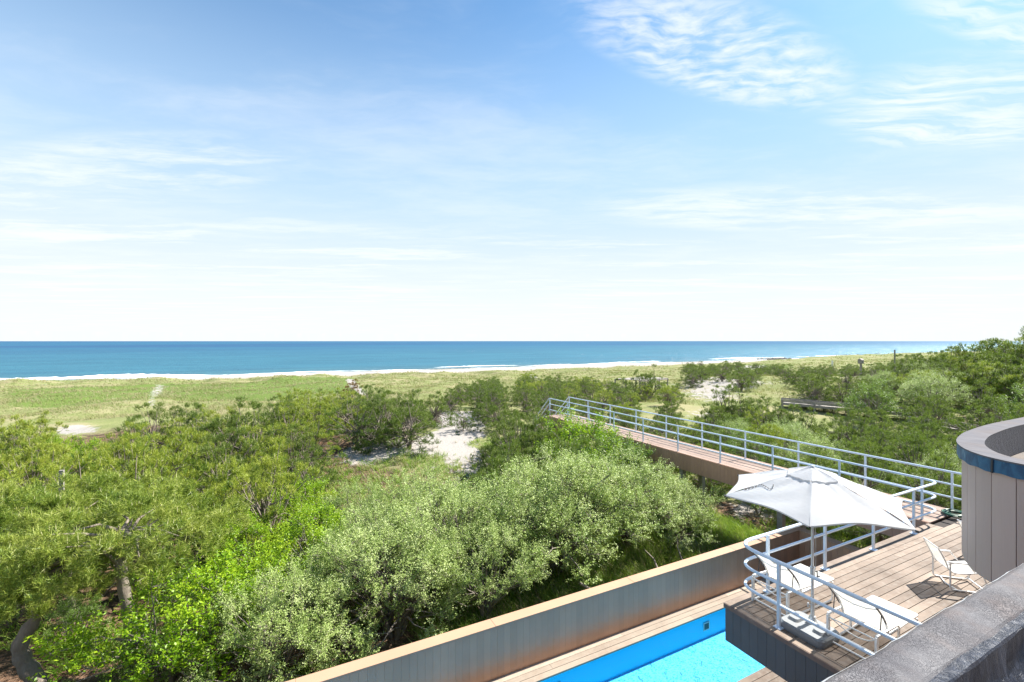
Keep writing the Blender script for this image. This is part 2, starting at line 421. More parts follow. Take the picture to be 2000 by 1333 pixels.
# ---------------------------------------------------------------- mesh helpers
class MB:
    def __init__(s): s.v = []; s.f = []; s.sm = []
    def add(s, vs, fs, smooth=False):
        b = len(s.v); s.v += [tuple(x) for x in vs]
        s.f += [tuple(i + b for i in f) for f in fs]; s.sm += [smooth] * len(fs)
    def box(s, x0, x1, y0, y1, z0, z1, bev=0.0):
        if bev:
            b = bev
            P2 = [(x0 + b, y0), (x1 - b, y0), (x1, y0 + b), (x1, y1 - b), (x1 - b, y1), (x0 + b, y1), (x0, y1 - b), (x0, y0 + b)]
            Pi = [(x0 + b, y0 + b), (x1 - b, y0 + b), (x1 - b, y0 + b), (x1 - b, y1 - b), (x1 - b, y1 - b), (x0 + b, y1 - b), (x0 + b, y1 - b), (x0 + b, y0 + b)]
            vs = [(x, y, z0) for x, y in P2] + [(x, y, z1 - b) for x, y in P2]
            top = [(x0 + b, y0 + b, z1), (x1 - b, y0 + b, z1), (x1 - b, y1 - b, z1), (x0 + b, y1 - b, z1)]
            vs += top
            fs = [tuple(range(7, -1, -1))] + [(i, (i + 1) % 8, 8 + (i + 1) % 8, 8 + i) for i in range(8)]
            T = 16; k = [0, 1, 1, 2, 2, 3, 3, 0]
            for i in range(8):
                j = (i + 1) % 8
                if k[i] == k[j]: fs.append((8 + i, 8 + j, T + k[i]))
                else: fs.append((8 + i, 8 + j, T + k[j], T + k[i]))
            fs.append((16, 17, 18, 19))
            s.add(vs, fs); return s
        s.add([(x0, y0, z0), (x1, y0, z0), (x1, y1, z0), (x0, y1, z0), (x0, y0, z1), (x1, y0, z1), (x1, y1, z1), (x0, y1, z1)],
              [(0, 3, 2, 1), (4, 5, 6, 7), (0, 1, 5, 4), (1, 2, 6, 5), (2, 3, 7, 6), (3, 0, 4, 7)])
        return s
    def tube(s, pts, r, n=8, closed=False, caps=True, smooth=True):
        pts = [Vector(p) for p in pts]
        rs = r if isinstance(r, (list, tuple)) else [r] * len(pts)
        N = len(pts); rings = []
        up = None
        for i, p in enumerate(pts):
            if closed: d = pts[(i + 1) % N] - pts[i - 1]
            else: d = pts[min(i + 1, N - 1)] - pts[max(i - 1, 0)]
            if d.length < 1e-9: d = Vector((0, 0, 1))
            d.normalize()
            if up is None: up = Vector((0, 0, 1)) if abs(d.z) < .9 else Vector((1, 0, 0))
            a = up - d * up.dot(d)
            if a.length < 1e-6: a = d.orthogonal()
            a.normalize(); b = d.cross(a); up = a
            rings.append([p + (a * math.cos(2 * math.pi * k / n) + b * math.sin(2 * math.pi * k / n)) * rs[i] for k in range(n)])
        vs = [q for ring in rings for q in ring]
        fs = []
        for i in range(N if closed else N - 1):
            j = (i + 1) % N
            for k in range(n):
                fs.append((i * n + k, i * n + (k + 1) % n, j * n + (k + 1) % n, j * n + k))
        s.add(vs, fs, smooth)
        if caps and not closed:
            s.add([tuple(q) for q in rings[0]], [tuple(range(n - 1, -1, -1))])
            s.add([tuple(q) for q in rings[-1]], [tuple(range(n))])
        return s
    def bar(s, p0, p1, w, h, up=(0, 0, 1)):
        """rectangular bar from p0 to p1, w across, h along up"""
        p0 = Vector(p0); p1 = Vector(p1); d = (p1 - p0).normalized(); up = Vector(up)
        if abs(d.dot(up)) > .98: up = Vector((0, 1, 0))
        sx = d.cross(up).normalized(); uz = sx.cross(d).normalized()
        vs = []
        for p in (p0, p1):
            for a, b in ((-1, -1), (1, -1), (1, 1), (-1, 1)): vs.append(p + sx * a * w / 2 + uz * b * h / 2)
        s.add(vs, [(0, 1, 2, 3), (7, 6, 5, 4), (0, 4, 5, 1), (1, 5, 6, 2), (2, 6, 7, 3), (3, 7, 4, 0)])
        return s
    def prism(s, poly, z0, z1, smooth=False):
        n = len(poly)
        s.add([(x, y, z0) for x, y in poly] + [(x, y, z1) for x, y in poly],
              [tuple(range(n - 1, -1, -1)), tuple(range(n, 2 * n))])
        s.add([(x, y, z0) for x, y in poly] + [(x, y, z1) for x, y in poly],
              [(i, (i + 1) % n, n + (i + 1) % n, n + i) for i in range(n)], smooth)
        return s
    def strip(s, A, B, smooth=True):
        """quads between two equally long polylines"""
        n = len(A); s.add(list(A) + list(B), [(i, i + 1, n + i + 1, n + i) for i in range(n - 1)], smooth); return s
    def build(s, name, mat, parent=None, world=False):
        me = bpy.data.meshes.new(name)
        me.from_pydata([tuple(v) for v in s.v], [], s.f)
        me.polygons.foreach_set('use_smooth', s.sm)
        if mat is not None: me.materials.append(mat)
        me.update()
        o = bpy.data.objects.new(name, me); COL.objects.link(o)
        if parent is not None: o.parent = parent
        return o


def quick_mesh(name, verts, tris, mat, smooth=False):
    me = bpy.data.meshes.new(name)
    k = tris.shape[1]
    me.vertices.add(len(verts)); me.vertices.foreach_set('co', np.ascontiguousarray(verts, dtype=np.float32).ravel())
    me.loops.add(tris.size); me.loops.foreach_set('vertex_index', np.ascontiguousarray(tris, dtype=np.int32).ravel())
    me.polygons.add(len(tris)); me.polygons.foreach_set('loop_start', np.arange(0, tris.size, k, dtype=np.int32))
    me.polygons.foreach_set('loop_total', np.full(len(tris), k, dtype=np.int32))
    if smooth: me.polygons.foreach_set('use_smooth', np.ones(len(tris), dtype=bool))
    me.materials.append(mat); me.update(calc_edges=True)
    return me


def link(name, me, parent=None):
    o = bpy.data.objects.new(name, me); COL.objects.link(o)
    if parent is not None: o.parent = parent
    return o


def tag(o, label=None, cat=None, group=None, kind=None):
    if label: o['label'] = label
    if cat: o['category'] = cat
    if group: o['group'] = group
    if kind: o['kind'] = kind
    return o


def empty(name, loc=(0, 0, 0), rz=0.0):
    o = bpy.data.objects.new(name, None); o.empty_display_size = .3
    o.location = loc; o.rotation_euler = (0, 0, rz); COL.objects.link(o)
    return o


KIDS = {}
def copy_tree(src, parent=None):
    c = src.copy(); COL.objects.link(c)
    if parent is not None: c.parent = parent
    for ch in [o for o in COL.objects if o.parent == src]: copy_tree(ch, c)
    return c


# ---------------------------------------------------------------- terrain, beach, ocean
def ss(x,a,b):
    t=np.clip((x-a)/(b-a),0,1); return t*t*(3-2*t)
def terrain(u,v):
    u=np.asarray(u,float);v=np.asarray(v,float)
    z=np.full(np.broadcast(u,v).shape,-2.75)
    z=z+1.0*ss(v,20,30)*(1-ss(v,36,60))*(1-ss(u,30,60)*.6)
    z=z-1.0*ss(v,40,75)
    crest=np.interp(u,[-200,-56,-38,-27,13,75,214,292,400,1500],[-4.9,-5.0,-5.2,-6.1,-6.25,-6.8,-6.6,-4.2,-3.8,-3.5])
    z=z+(crest+3.75)*ss(v,75,146)
    # dune hummocks
    amp=ss(v,14,40)
    z=z+amp*(.28*np.sin(u*.31+1.3*np.sin(v*.17))*np.sin(v*.27+.8*np.sin(u*.13))+.12*np.sin(u*.83+2)*np.sin(v*.71+u*.2))
    mf=ss(v,48,70)*(1-ss(v,135,150))
    z=z+mf*(.30*np.sin(u*.17+.6*np.sin(v*.11)+1)*np.sin(v*.13+2)+.16*np.sin(u*.41+v*.23)*np.sin(v*.37+.5))
    # foredune roughness
    fd=ss(v,118,140)*(1-ss(v,150,162))
    z=z+fd*(.35*np.sin(u*.19+1)+.25*np.sin(u*.47+v*.1)+.12*np.sin(u*1.1+v*.3))
    # right-hand rise
    z=z+2.0*np.exp(-(((u-85)/34)**2+((v-22)/20)**2))
    z=z+1.2*np.exp(-(((u-62)/22)**2+((v-48)/14)**2))
    z=z+3.0*ss(u,120,260)*(1-ss(v,60,120))
    # beach slope to the water
    b=ss(v,150,168)
    beach=np.interp(v,[150,160,183,186,230],[-6.5,-6.7,-7.35,-7.7,-10])
    z=z*(1-b)+beach*b
    return z


def in_poly(u, v, poly):
    u = np.asarray(u); v = np.asarray(v); r = np.zeros(u.shape, bool)
    n = len(poly); j = n - 1
    for i in range(n):
        xi, yi = poly[i]; xj, yj = poly[j]
        if yi != yj:
            cnd = ((yi > v) != (yj > v)) & (u < (xj - xi) * (v - yi) / (yj - yi) + xi)
            r ^= cnd
        j = i
    return r


POLYS = {
 'sand': [[(2.3, 27.7), (4.2, 29.4), (7.1, 28.2), (9.3, 29.8), (12.2, 38.0), (15.9, 36.6), (12.1, 28.0), (10.2, 26.7), (11.5, 23.6), (10.3, 21.7), (8.5, 25.4), (6.1, 26.6), (3.7, 26.1)],
   [(-16.6, 50.6), (-14.5, 49.9), (-11.7, 40.8), (-14.3, 42.9)],
   [(-13.7, 34.4), (-12.1, 33.9), (-10.9, 30.2), (-12.1, 30.5)],
   [(-25.8, 130.5), (-24.3, 129.8), (-17.9, 90.3), (-14.2, 68.7), (-14.2, 66.3), (-19.0, 90.9)],
   [(15.4, 129.8), (16.8, 126.3), (12.1, 81.8), (11.6, 69.8), (10.1, 70.6), (10.6, 83.4)],
   [(73.2, 132.3), (58.9, 101.0), (48.7, 85.8)],
   [(12.4, 12.5), (14.7, 12.5), (13.9, 11.3), (12.1, 10.9), (11.5, 11.7)],
   [(18.8, 13.9), (19.3, 12.7), (17.1, 11.3), (16.8, 12.6)],
   [(47.1, 16.1), (45.7, 14.8), (42.4, 14.0), (43.8, 15.1)],
   [(3.5, 26.2), (4.4, 26.9), (5.0, 26.0), (3.6, 25.3)],
   [(139.4, 109.0), (195.5, 131.3), (149.5, 98.6), (110.0, 84.4)],
   ],
 'patchy': [[(78.9, 71.5), (59.2, 47.1), (62.9, 41.5), (56.0, 36.1), (49.8, 36.1), (40.4, 29.8), (38.9, 31.0), (40.7, 37.2)],
   [(116.7, 60.3), (123.4, 60.5), (71.1, 32.4), (67.6, 28.9), (65.1, 28.3), (68.4, 31.7), (72.2, 36.7)],
   [(32.4, 29.1), (36.1, 27.7), (32.4, 23.9), (29.9, 24.8), (29.7, 26.1)],
   [(-23.0, 88.3), (-21.9, 91.6), (-17.8, 73.7), (-18.6, 72.2)],
   [(6.5, 25.6), (10.0, 22.1), (10.1, 19.7), (7.6, 20.3), (6.5, 23.4)],
   ],
 'lush': [[(7.5, 14.6), (9.7, 14.6), (12.8, 13.5), (12.3, 12.2), (8.8, 10.6), (5.3, 10.4), (3.4, 10.5), (2.5, 11.9)],
   [(52.6, 28.8), (61.0, 26.8), (51.3, 22.3), (45.3, 23.9)],
   [(196.4, 145.0), (199.9, 117.9), (121.5, 75.7), (110.3, 81.4)],
   [(-49.8, 125.5), (21.0, 146.0), (10.3, 72.0), (-31.2, 78.6)],
   ],
}
def cover(u, v):
    """share of sand, needle litter and lush soil at a ground point"""
    sand = np.zeros(u.shape); lush = np.zeros(u.shape)
    for du, dv in ((0, 0), (.5, .3), (-.4, .5), (.1, -.6), (-.6, -.3), (1.0, -.2), (-1.0, .3), (.3, 1.0), (-.2, -1.1)):
        for p in POLYS['sand']: sand = sand + in_poly(u + du, v + dv, p) * .12
        for p in POLYS['patchy']: sand = sand + in_poly(u + du * 2, v + dv * 2, p) * .075
        for p in POLYS['lush']: lush = lush + in_poly(u + du * 2, v + dv * 2, p) * .08
    sand = np.clip(sand, 0, 1)
    n1 = .5 + .5 * np.sin(u * .37 + 2 * np.sin(v * .21)) * np.sin(v * .31 + 1.5 * np.sin(u * .17))
    hum = np.exp(-(((u - 52) / 22) ** 2 + ((v - 44) / 12) ** 2))
    sand = np.maximum(sand, hum * (.22 + .26 * n1))
    fd = ss(v, 128, 140) * (1 - ss(v, 150, 158))
    sand = np.maximum(sand, fd * n1 ** 3 * .42)
    sand = np.maximum(sand, ss(v, 152, 158))
    litter = 1 - ss(v, 30, 52)
    litter = litter * (1 - ss(u, 16, 20)) * (1 - .75 * ss(v, 19, 26) * ss(u, 0, 7))
    return np.stack([sand, litter, lush], 1)


us = np.concatenate([np.arange(-200, -60, 6), np.arange(-60, -20, 1.5), np.arange(-20, 70, .5), np.arange(70, 150, 1.5), np.arange(150, 500, 6), np.arange(500, 1601, 50)])
vs_ = np.concatenate([np.arange(-60, -4, 6), np.arange(-4, 50, .5), np.arange(50, 146, 1.2), np.arange(146, 163, 1.0), [163]])
UU, VV = np.meshgrid(us, vs_)
ZZ = terrain(UU, VV)
pit = (UU > -4) & (UU < 14.0) & (VV > 4.0) & (VV < 8.4)     # the ground is dug out for the pool basin
ZZ = np.where(pit, -3.6, ZZ)
nu, nv = len(us), len(vs_)
idx = (np.arange(nv - 1)[:, None] * nu + np.arange(nu - 1)[None, :]).ravel()
quads = np.stack([idx, idx + 1, idx + nu + 1, idx + nu], 1)
gm = quick_mesh('ground', np.stack([UU.ravel(), VV.ravel(), ZZ.ravel()], 1), quads, M['ground'], True)
cov = cover(UU.ravel(), VV.ravel())
a_ = gm.attributes.new('cover', 'FLOAT_VECTOR', 'POINT'); a_.data.foreach_set('vector', cov.astype(np.float32).ravel())
tag(link('ground', gm), kind='structure')

bv = np.concatenate([np.arange(160, 196, 1.5), [230]])
UB, VB = np.meshgrid(us, bv)
ZB = terrain(UB, VB) - .02 + .05 * np.sin(UB * .11) * np.clip((183 - VB) / 20, 0, 1)
ZB[0] -= .3
nb = len(bv); idx = (np.arange(nb - 1)[:, None] * nu + np.arange(nu - 1)[None, :]).ravel()
quads = np.stack([idx, idx + 1, idx + nu + 1, idx + nu], 1)
tag(link('beach', quick_mesh('beach', np.stack([UB.ravel(), VB.ravel(), ZB.ravel()], 1), quads, M['beach'], True)), kind='structure')

SEA = -7.4
mb = MB()
rows = [(v, -40000, 40000) for v in (178, 40000)]
mb.add([(-40000, 178, SEA), (40000, 178, SEA), (40000, 40000, SEA), (-40000, 40000, SEA)], [(0, 1, 2, 3)])
tag(mb.build('ocean', M['ocean']), kind='structure')

# foam where the waves run up, and a breaker on the left
rng = np.random.default_rng(5)
def foam_strip(name, u0, u1, vc, wid, z, hump=0.0, amp=1.2, step=1.2):
    uu = np.arange(u0, u1, step); n = len(uu)
    ph = rng.uniform(0, 6, 6)
    wob = amp * (np.sin(uu * .05 + ph[0]) + .6 * np.sin(uu * .13 + ph[1]) + .35 * np.sin(uu * .37 + ph[2]))
    ww = wid * (.55 + .45 * np.clip(np.sin(uu * .045 + ph[3]) + .5 * np.sin(uu * .17 + ph[4]) + rng.uniform(-.3, .3, n), -1, 1.4))
    ww = np.clip(ww, .15, None) * np.clip((uu - u0) / 8, 0, 1) * np.clip((u1 - uu) / 8, 0, 1)
    m_ = MB(); cols = 6; grid = []
    for c_ in range(cols):
        f = c_ / (cols - 1)
        zz = z + hump * np.sin(math.pi * f) ** .7 * np.clip(ww / wid, 0, 1.5) * rng.uniform(.7, 1.2, n)
        grid.append([(uu[i], vc + wob[i] + (f - .5) * ww[i] + rng.uniform(-.08, .08), zz[i]) for i in range(n)])
    for c_ in range(cols - 1): m_.strip(grid[c_], grid[c_ + 1])
    return m_.build(name, M['foam'])
tag(foam_strip('surf_foam', -120, 900, 182.8, 1.4, SEA + .05, .12), kind='stuff')
tag(foam_strip('surf_foam', -120, 500, 187.0, 1.0, SEA + .05, .25, 2.0), kind='stuff')
tag(foam_strip('breaking_wave', -110, -22, 189.0, 3.2, SEA + .03, .9, 1.0), kind='stuff')
tag(foam_strip('breaking_wave', 60, 200, 196, 1.3, SEA + .03, .35, 1.5), kind='stuff')
tag(foam_strip('breaking_wave', 250, 420, 205, 3.0, SEA + .03, .5, 3), kind='stuff')


# ---------------------------------------------------------------- the house roof we stand on
def smooth_path(pts, n=6):
    """Catmull-Rom through pts"""
    P_ = [Vector(p) for p in pts]; out_ = []
    for i in range(len(P_) - 1):
        p0 = P_[max(i - 1, 0)]; p1 = P_[i]; p2 = P_[i + 1]; p3 = P_[min(i + 2, len(P_) - 1)]
        for k in range(n):
            t_ = k / n
            out_.append(.5 * ((2 * p1) + (p2 - p0) * t_ + (2 * p0 - 5 * p1 + 4 * p2 - p3) * t_ ** 2 + (3 * p1 - p0 - 3 * p2 + p3) * t_ ** 3))
    out_.append(P_[-1]); return out_


def offset2(path, d):
    """shift a 2-D polyline sideways (to its left for positive d)"""
    res = []
    for i, p in enumerate(path):
        a = path[max(i - 1, 0)]; b = path[min(i + 1, len(path) - 1)]
        t_ = Vector((b[0] - a[0], b[1] - a[1])).normalized()
        res.append((p[0] - t_.y * d, p[1] + t_.x * d))
    return res


ZT = 3.5; ZR = 3.16; ZBOT = 2.3
nose = [(5.86, .86), (5.86, 1.2), (5.89, 1.5), (5.96, 1.72), (6.10, 1.90), (6.32, 2.055), (6.62, 2.19), (7.0, 2.29), (7.45, 2.365), (8.3, 2.43), (9.3, 2.43), (12, 2.40), (18, 2.3)]
nose_s = [(p.x, p.y) for p in smooth_path([(x, y, 0) for x, y in nose], 8)]
straight = [(-4.0 + i * .1, .845 + .0012 * math.sin(i * 1.7) + .0015 * math.sin(i * .61)) for i in range(98)]
edge = straight + [(5.80, .848)] + nose_s[1:]

house = empty('flat_roofed_house', (4, -2, -2.7))
def hp(mbb, name, mat, parent=None):
    o = mbb.build(name, mat)
    par = parent if parent is not None else house
    o.parent = par
    if par is house: o.matrix_parent_inverse = Matrix.Translation((-4, 2, 2.7))
    return o

# the rim wall: siding boards that follow the curve
def resample(path, step):
    L = [0]
    for a, b in zip(path, path[1:]): L.append(L[-1] + math.hypot(b[0] - a[0], b[1] - a[1]))
    res = []; k = 0; x = 0
    while x <= L[-1]:
        while L[k + 1] < x: k += 1
        f = (x - L[k]) / max(1e-9, L[k + 1] - L[k])
        res.append((path[k][0] + (path[k + 1][0] - path[k][0]) * f, path[k][1] + (path[k + 1][1] - path[k][1]) * f)); x += step
    return res
wall_line = offset2(edge, -.03)
fine = resample(wall_line, .05)
mb = MB(); gap = MB()
bw = 4
for i in range(0, len(fine) - bw, bw):
    seg = fine[i:i + bw + 1]
    # pull the ends in for the groove
    def lerp(a, b, f): return (a[0] + (b[0] - a[0]) * f, a[1] + (b[1] - a[1]) * f)
    seg = [lerp(seg[0], seg[1], .07)] + seg[1:-1] + [lerp(seg[-1], seg[-2], .07)]
    inn = offset2(seg, -.02)
    mb.strip([(x, y, ZBOT) for x, y in seg], [(x, y, ZT - .05) for x, y in seg])
    for q in (0, -1):
        mb.add([(seg[q][0], seg[q][1], ZBOT), (seg[q][0], seg[q][1], ZT - .05), (inn[q][0], inn[q][1], ZT - .05), (inn[q][0], inn[q][1], ZBOT)], [(0, 1, 2, 3)])
    gap.strip([(x, y, ZBOT + .01) for x, y in offset2(fine[i:i + bw + 1], -.018)], [(x, y, ZT - .06) for x, y in offset2(fine[i:i + bw + 1], -.018)])
rim_wall = hp(mb, 'rim_wall', M['siding']); hp(gap, 'groove_backing', M['gap'], rim_wall)

ns = len(straight)
def inner_of(path, w): return offset2(path, -w)
# near straight parapet cap (weathered coating), slightly domed and uneven
par_edge = [p for p in edge[:ns + 1]]
rr = random.Random(3)
mb = MB(); cols = 9; rows_ = []
for c_ in range(cols):
    f = c_ / (cols - 1)
    row = []
    for i, (x, y) in enumerate(par_edge):
        for sub in range(2):
            xx = x + sub * .05
            w = .168 + .003 * math.sin(xx * 3.1)
            z = ZT + .006 * math.sin(math.pi * f) + .0025 * math.sin(xx * 9 + f * 5) - (.012 if f in (0, 1) else 0)
            row.append((xx, y - f * w + (.006 * math.sin(xx * 13) + .004 * math.sin(xx * 31) if c_ == cols - 1 else .0012 * math.sin(xx * 29) + .0008 * math.sin(xx * 67) if c_ == 0 else 0), z))
    rows_.append(row)
for c_ in range(cols - 1): mb.strip(rows_[c_ + 1], rows_[c_])
mb.strip(rows_[0], [(x, y, ZT - .10) for x, y, z in rows_[0]])
lit_rim = MB(); lit_rim.strip([(x, y + .0025, z + .001) for x, y, z in rows_[0]], [(x, y - .001 - .0022 * max(0, math.sin(x * 13) + .5 * math.sin(x * 37)), z + .0035) for x, y, z in rows_[0]])  # thin pale strip stands in for the sunlit outer edge of the cap
cap = hp(mb, 'parapet_cap', M['roofcoat']); hp(lit_rim, 'lit_edge_line', M['lit_edge'], cap)
# inner face with the bunched membrane
mb = MB(); rows_ = []
for k in range(16):
    f = k / 15; row = []
    for i in range(231):
        x = -4 + i * .0417
        yy = .672 - (.02 + .20 * max(0, f - .25) ** 1.3) - .014 * math.sin(x * 17 + 3 * f) * min(1, f * 3) - .010 * math.sin(x * 41 + 5 * f) * min(1, f * 3) - .02 * math.exp(-((x - 2.15) / .35) ** 2) * f
        row.append((x, yy, ZT - .008 - f * (ZT - ZR - .006) + .004 * math.sin(x * 23)))
    rows_.append(row)
rows_.insert(0, [(x, y + .004, ZT + .0005 + .001 * math.sin(x * 40)) for x, y, z in rows_[0]]); rows_.insert(0, [(x, y + .045 + .008 * math.sin(x * 15), ZT - .004) for x, y, z in rows_[0]])
for a, b in zip(rows_, rows_[1:]): mb.strip(b, a)
hp(mb, 'parapet_upstand', M['membrane'])
# curved rim cap, blue flashing and upstand
curve = edge[ns:]
ci = offset2(curve, -.205)
co = offset2(curve, .012)
mb = MB()
mb.strip([(x, y, ZT) for x, y in ci], [(x, y, ZT + .002) for x, y in co])
mb.strip([(x, y, ZT + .002) for x, y in co], [(x, y, ZT - .012) for x, y in co])
hp(mb, 'rim_cap', M['capsheet'])
fl = offset2(curve, .006)
lens = [0]
for a, b in zip(fl, fl[1:]): lens.append(lens[-1] + math.hypot(b[0] - a[0], b[1] - a[1]))
mb = MB(); seam_at = [.92, 2.6, 5.0, 8.0]
cuts = [0] + [min(range(len(lens)), key=lambda i: abs(lens[i] - s_)) for s_ in seam_at] + [len(fl) - 1]
for a, b in zip(cuts, cuts[1:]):
    seg = fl[a:b + 1]
    if a: seg[0] = (seg[0][0] * .985 + seg[1][0] * .015, seg[0][1])
    mb.strip([(x, y, ZT - .012) for x, y in seg], [(x, y, ZT - .135 - .006 * math.sin(i * .8)) for i, (x, y) in enumerate(offset2(seg, .004))])
    seg2 = offset2(seg, -.03)
    mb.strip([(x, y, ZT - .135 - .006 * math.sin(i * .8)) for i, (x, y) in enumerate(offset2(seg, .004))], [(x, y, ZT - .13) for x, y in seg2])
flash = hp(mb, 'metal_flashing', M['flashing'])
for s_ in cuts[1:-1]:
    mb = MB()
    x, y = fl[s_]; x2, y2 = fl[s_ + 1]
    d = Vector((x2 - x, y2 - y)).normalized(); nrm = Vector((-d.y, d.x))
    mb.bar((x + nrm.x * .007, y + nrm.y * .007, ZT - .014), (x + nrm.x * .010, y + nrm.y * .010, ZT - .14), .018, .008, (nrm.x, nrm.y, 0))
    hp(mb, 'seam_strip', M['dark_plastic'], flash)
mb = MB()
mb.strip([(x, y, ZR) for x, y in offset2(curve, -.235)], [(x, y, ZT - .002) for x, y in offset2(curve, -.203)])
hp(mb, 'rim_upstand', M['membrane'])
mb = MB()
inner = offset2(curve, -.24)
poly = [(-4, -6), (18, -6)] + [(x, y) for x, y in inner[::-1]] + [(5.6, .60), (-4, .60)]
mb.add([(x, y, ZR) for x, y in poly], [tuple(range(len(poly)))])
hp(mb, 'roof_surface', M['gravel'])
mb = MB()
sof = [(-4, -6), (18, -6)] + offset2(edge, -.04)[::-1]
mb.add([(x, y, ZBOT + .003) for x, y in sof], [tuple(range(len(sof)))])
hp(mb, 'soffit', M['siding'])
# storey below, set back under the roof: siding, a band of sliding doors on to the deck
mb = MB(); gp = MB()
x = -3.8
while x < 17.6:
    if not (7.4 <= x < 12.2): mb.box(x + .004, x + .196, .30, .32, -2.8, ZBOT - .003)
    else: mb.box(x + .004, x + .196, .30, .32, 2.12, ZBOT - .003); mb.box(x + .004, x + .196, .30, .32, -2.8, -.01)
    x += .2
lw = hp(mb, 'lower_wall', M['siding'])
gp.box(-3.8, 7.4, .20, .298, -2.8, ZBOT - .004); gp.box(12.2, 17.6, .20, .298, -2.8, ZBOT - .004); gp.box(7.4, 12.2, .20, .298, -2.8, -.012); gp.box(7.4, 12.2, .2, .298, 2.121, ZBOT - .004)
hp(gp, 'wall_core', M['gap'])
m, t, out = new_mat('window glass'); gl = t.node('ShaderNodeBsdfPrincipled'); gl.inputs['Base Color'].default_value = (.03, .04, .05, 1); gl.inputs['Roughness'].default_value = .05
t.l.new(gl.outputs[0], out.inputs[0]); M['glass'] = m
for k in range(3):
    x0 = 7.4 + k * 1.6
    fr = MB()
    fr.box(x0, x0 + .06, .26, .31, 0, 2.12); fr.box(x0 + 1.54, x0 + 1.6, .26, .31, 0, 2.12)
    fr.box(x0 + .06, x0 + 1.54, .26, .31, 2.06, 2.12); fr.box(x0 + .06, x0 + 1.54, .26, .31, 0, .06)
    dr = hp(fr, 'sliding_door', M['white_metal'])
    gg = MB().box(x0 + .06, x0 + 1.54, .275, .29, .06, 2.06); hp(gg, 'glass_pane', M['glass'], dr)
tag(house, 'brown timber house with the flat roof whose weathered grey rim fills the lower right corner', 'house')

# ---------------------------------------------------------------- raised deck, walkway, railings
rr = random.Random(11)
def boards_x(mbb, x0, x1, y0, y1, ztop, wd=.14, gapw=.010, th=.035, joints=True, clip=None):
    y = y1
    while y - wd > y0 - .02:
        cuts_ = [x0]
        if joints:
            c_ = x0 + rr.uniform(1.0, 3.6)
            while c_ < x1 - .5: cuts_.append(c_); c_ += rr.uniform(2.4, 3.9)
        cuts_.append(x1)
        for a, b in zip(cuts_, cuts_[1:]):
            dz_ = rr.uniform(-.0015, .0015)
            mbb.box(a + .002, b - .002, y - wd + gapw, y, ztop - th, ztop + dz_)
        y -= wd

deck = empty('raised_pool_deck', (11, 3, 0))
def child(mbb, name, mat, par, inv=None):
    o = mbb.build(name, mat); o.parent = par
    if inv is not None: o.matrix_parent_inverse = Matrix.Translation(tuple(-c_ for c_ in inv))
    return o
DI = (11, 3, 0)
mb = MB(); boards_x(mb, 7.08, 16.1, .4, 5.06, 0.0)
child(mb, 'deck_boards', M['deck'], deck, DI)
mb = MB()
mb.box(6.93, 7.07, .4, 5.205, -.035, .001); mb.box(6.93, 14.52, 5.07 + .14, 5.36, -.035, .001)
mb.box(7.077, 14.52, 5.067, 5.203, -.035, .0005)
child(mb, 'border_board', M['deck'], deck, DI)
mb = MB(); mb.box(6.915, 6.925, .4, 5.372, -.075, -.004); mb.box(6.915, 14.5, 5.364, 5.374, -.075, -.004)
child(mb, 'edge_trim', M['deck_dark'], deck, DI)
mb = MB(); y = 5.36
while y > .5:
    mb.box(6.945, 6.965, y - .1485, y, -.66, -.076); y -= .152
x = 6.97
while x < 14.5:
    mb.box(x, x + .146, 5.33, 5.35, -.62, -.076); x += .152
child(mb, 'skirt_boards', M['skirt'], deck, DI)
mb = MB(); mb.box(6.968, 16.2, .45, 5.328, -.64, -.0505)
child(mb, 'deck_frame', M['gap'], deck, DI)
for x, y in ((9.2, 4.2), (11.6, 4.2), (14, 4.2), (7.6, 1.5), (11, 1.5), (14, 1.5), (16, 4.9), (16, 1.5)):
    mb = MB(); mb.box(x - .09, x + .09, y - .09, y + .09, -3.6 if 4 < y < 8.4 and x < 14 else -2.9, -.645)
    child(mb, 'support_post', M['greywood'], deck, DI)
tag(deck, 'weathered brown plank deck above the pool with a dark board skirt', 'deck')

VW0, VW1 = 5.36, 23.8
walk = empty('boardwalk', (15.4, 14, 0)); WI = (15.4, 14, 0)
mb = MB(); x = 14.62
while x < 16.2:
    y = VW0 + .004 if x < 16.05 else VW0
    first = True
    while y < VW1 - .1:
        L_ = rr.uniform(1.2, 3.7) if first else 3.66; first = False
        e = min(y + L_, VW1)
        mb.box(x + .003, min(x + .137, 16.24), y + .002, e - .003, -.035, rr.uniform(-.001, .001)); y = e
    x += .14
child(mb, 'walkway_boards', M['walkdeck'], walk, WI)
mb = MB()
y = VW0 + .02
while y < VW1:
    mb.box(14.585, 14.605, y, y + .146, -.66, -.004); mb.box(16.245, 16.265, y, y + .146, -.66, -.004); y += .152
mb.box(14.61, 16.24, VW1 + .002, VW1 + .02, -.3, -.004)
child(mb, 'side_board', M['walksiding'], walk, WI)
mb = MB(); mb.box(14.607, 14.66, VW0, VW1, -.64, -.04); mb.box(16.19, 16.243, VW0, VW1, -.64, -.04)
for k in range(36): mb.box(14.655, 16.195, VW0 + .1 + k * .5, VW0 + .15 + k * .5, -.25, -.045)
child(mb, 'joist', M['deck_dark'], walk, WI)
for k, y in enumerate((9.3, 13.45, 17.6, 21.6)):
    mb = MB()
    for x in (14.80, 15.95):
        zg = float(terrain(x, y))
        mb.box(x - .09, x + .09, y - .09, y + .09, zg - .3, -.30)
    mb.box(14.68, 16.17, y - .05, y + .05, -.52, -.31)
    child(mb, 'support_frame', M['greywood'], walk, WI)
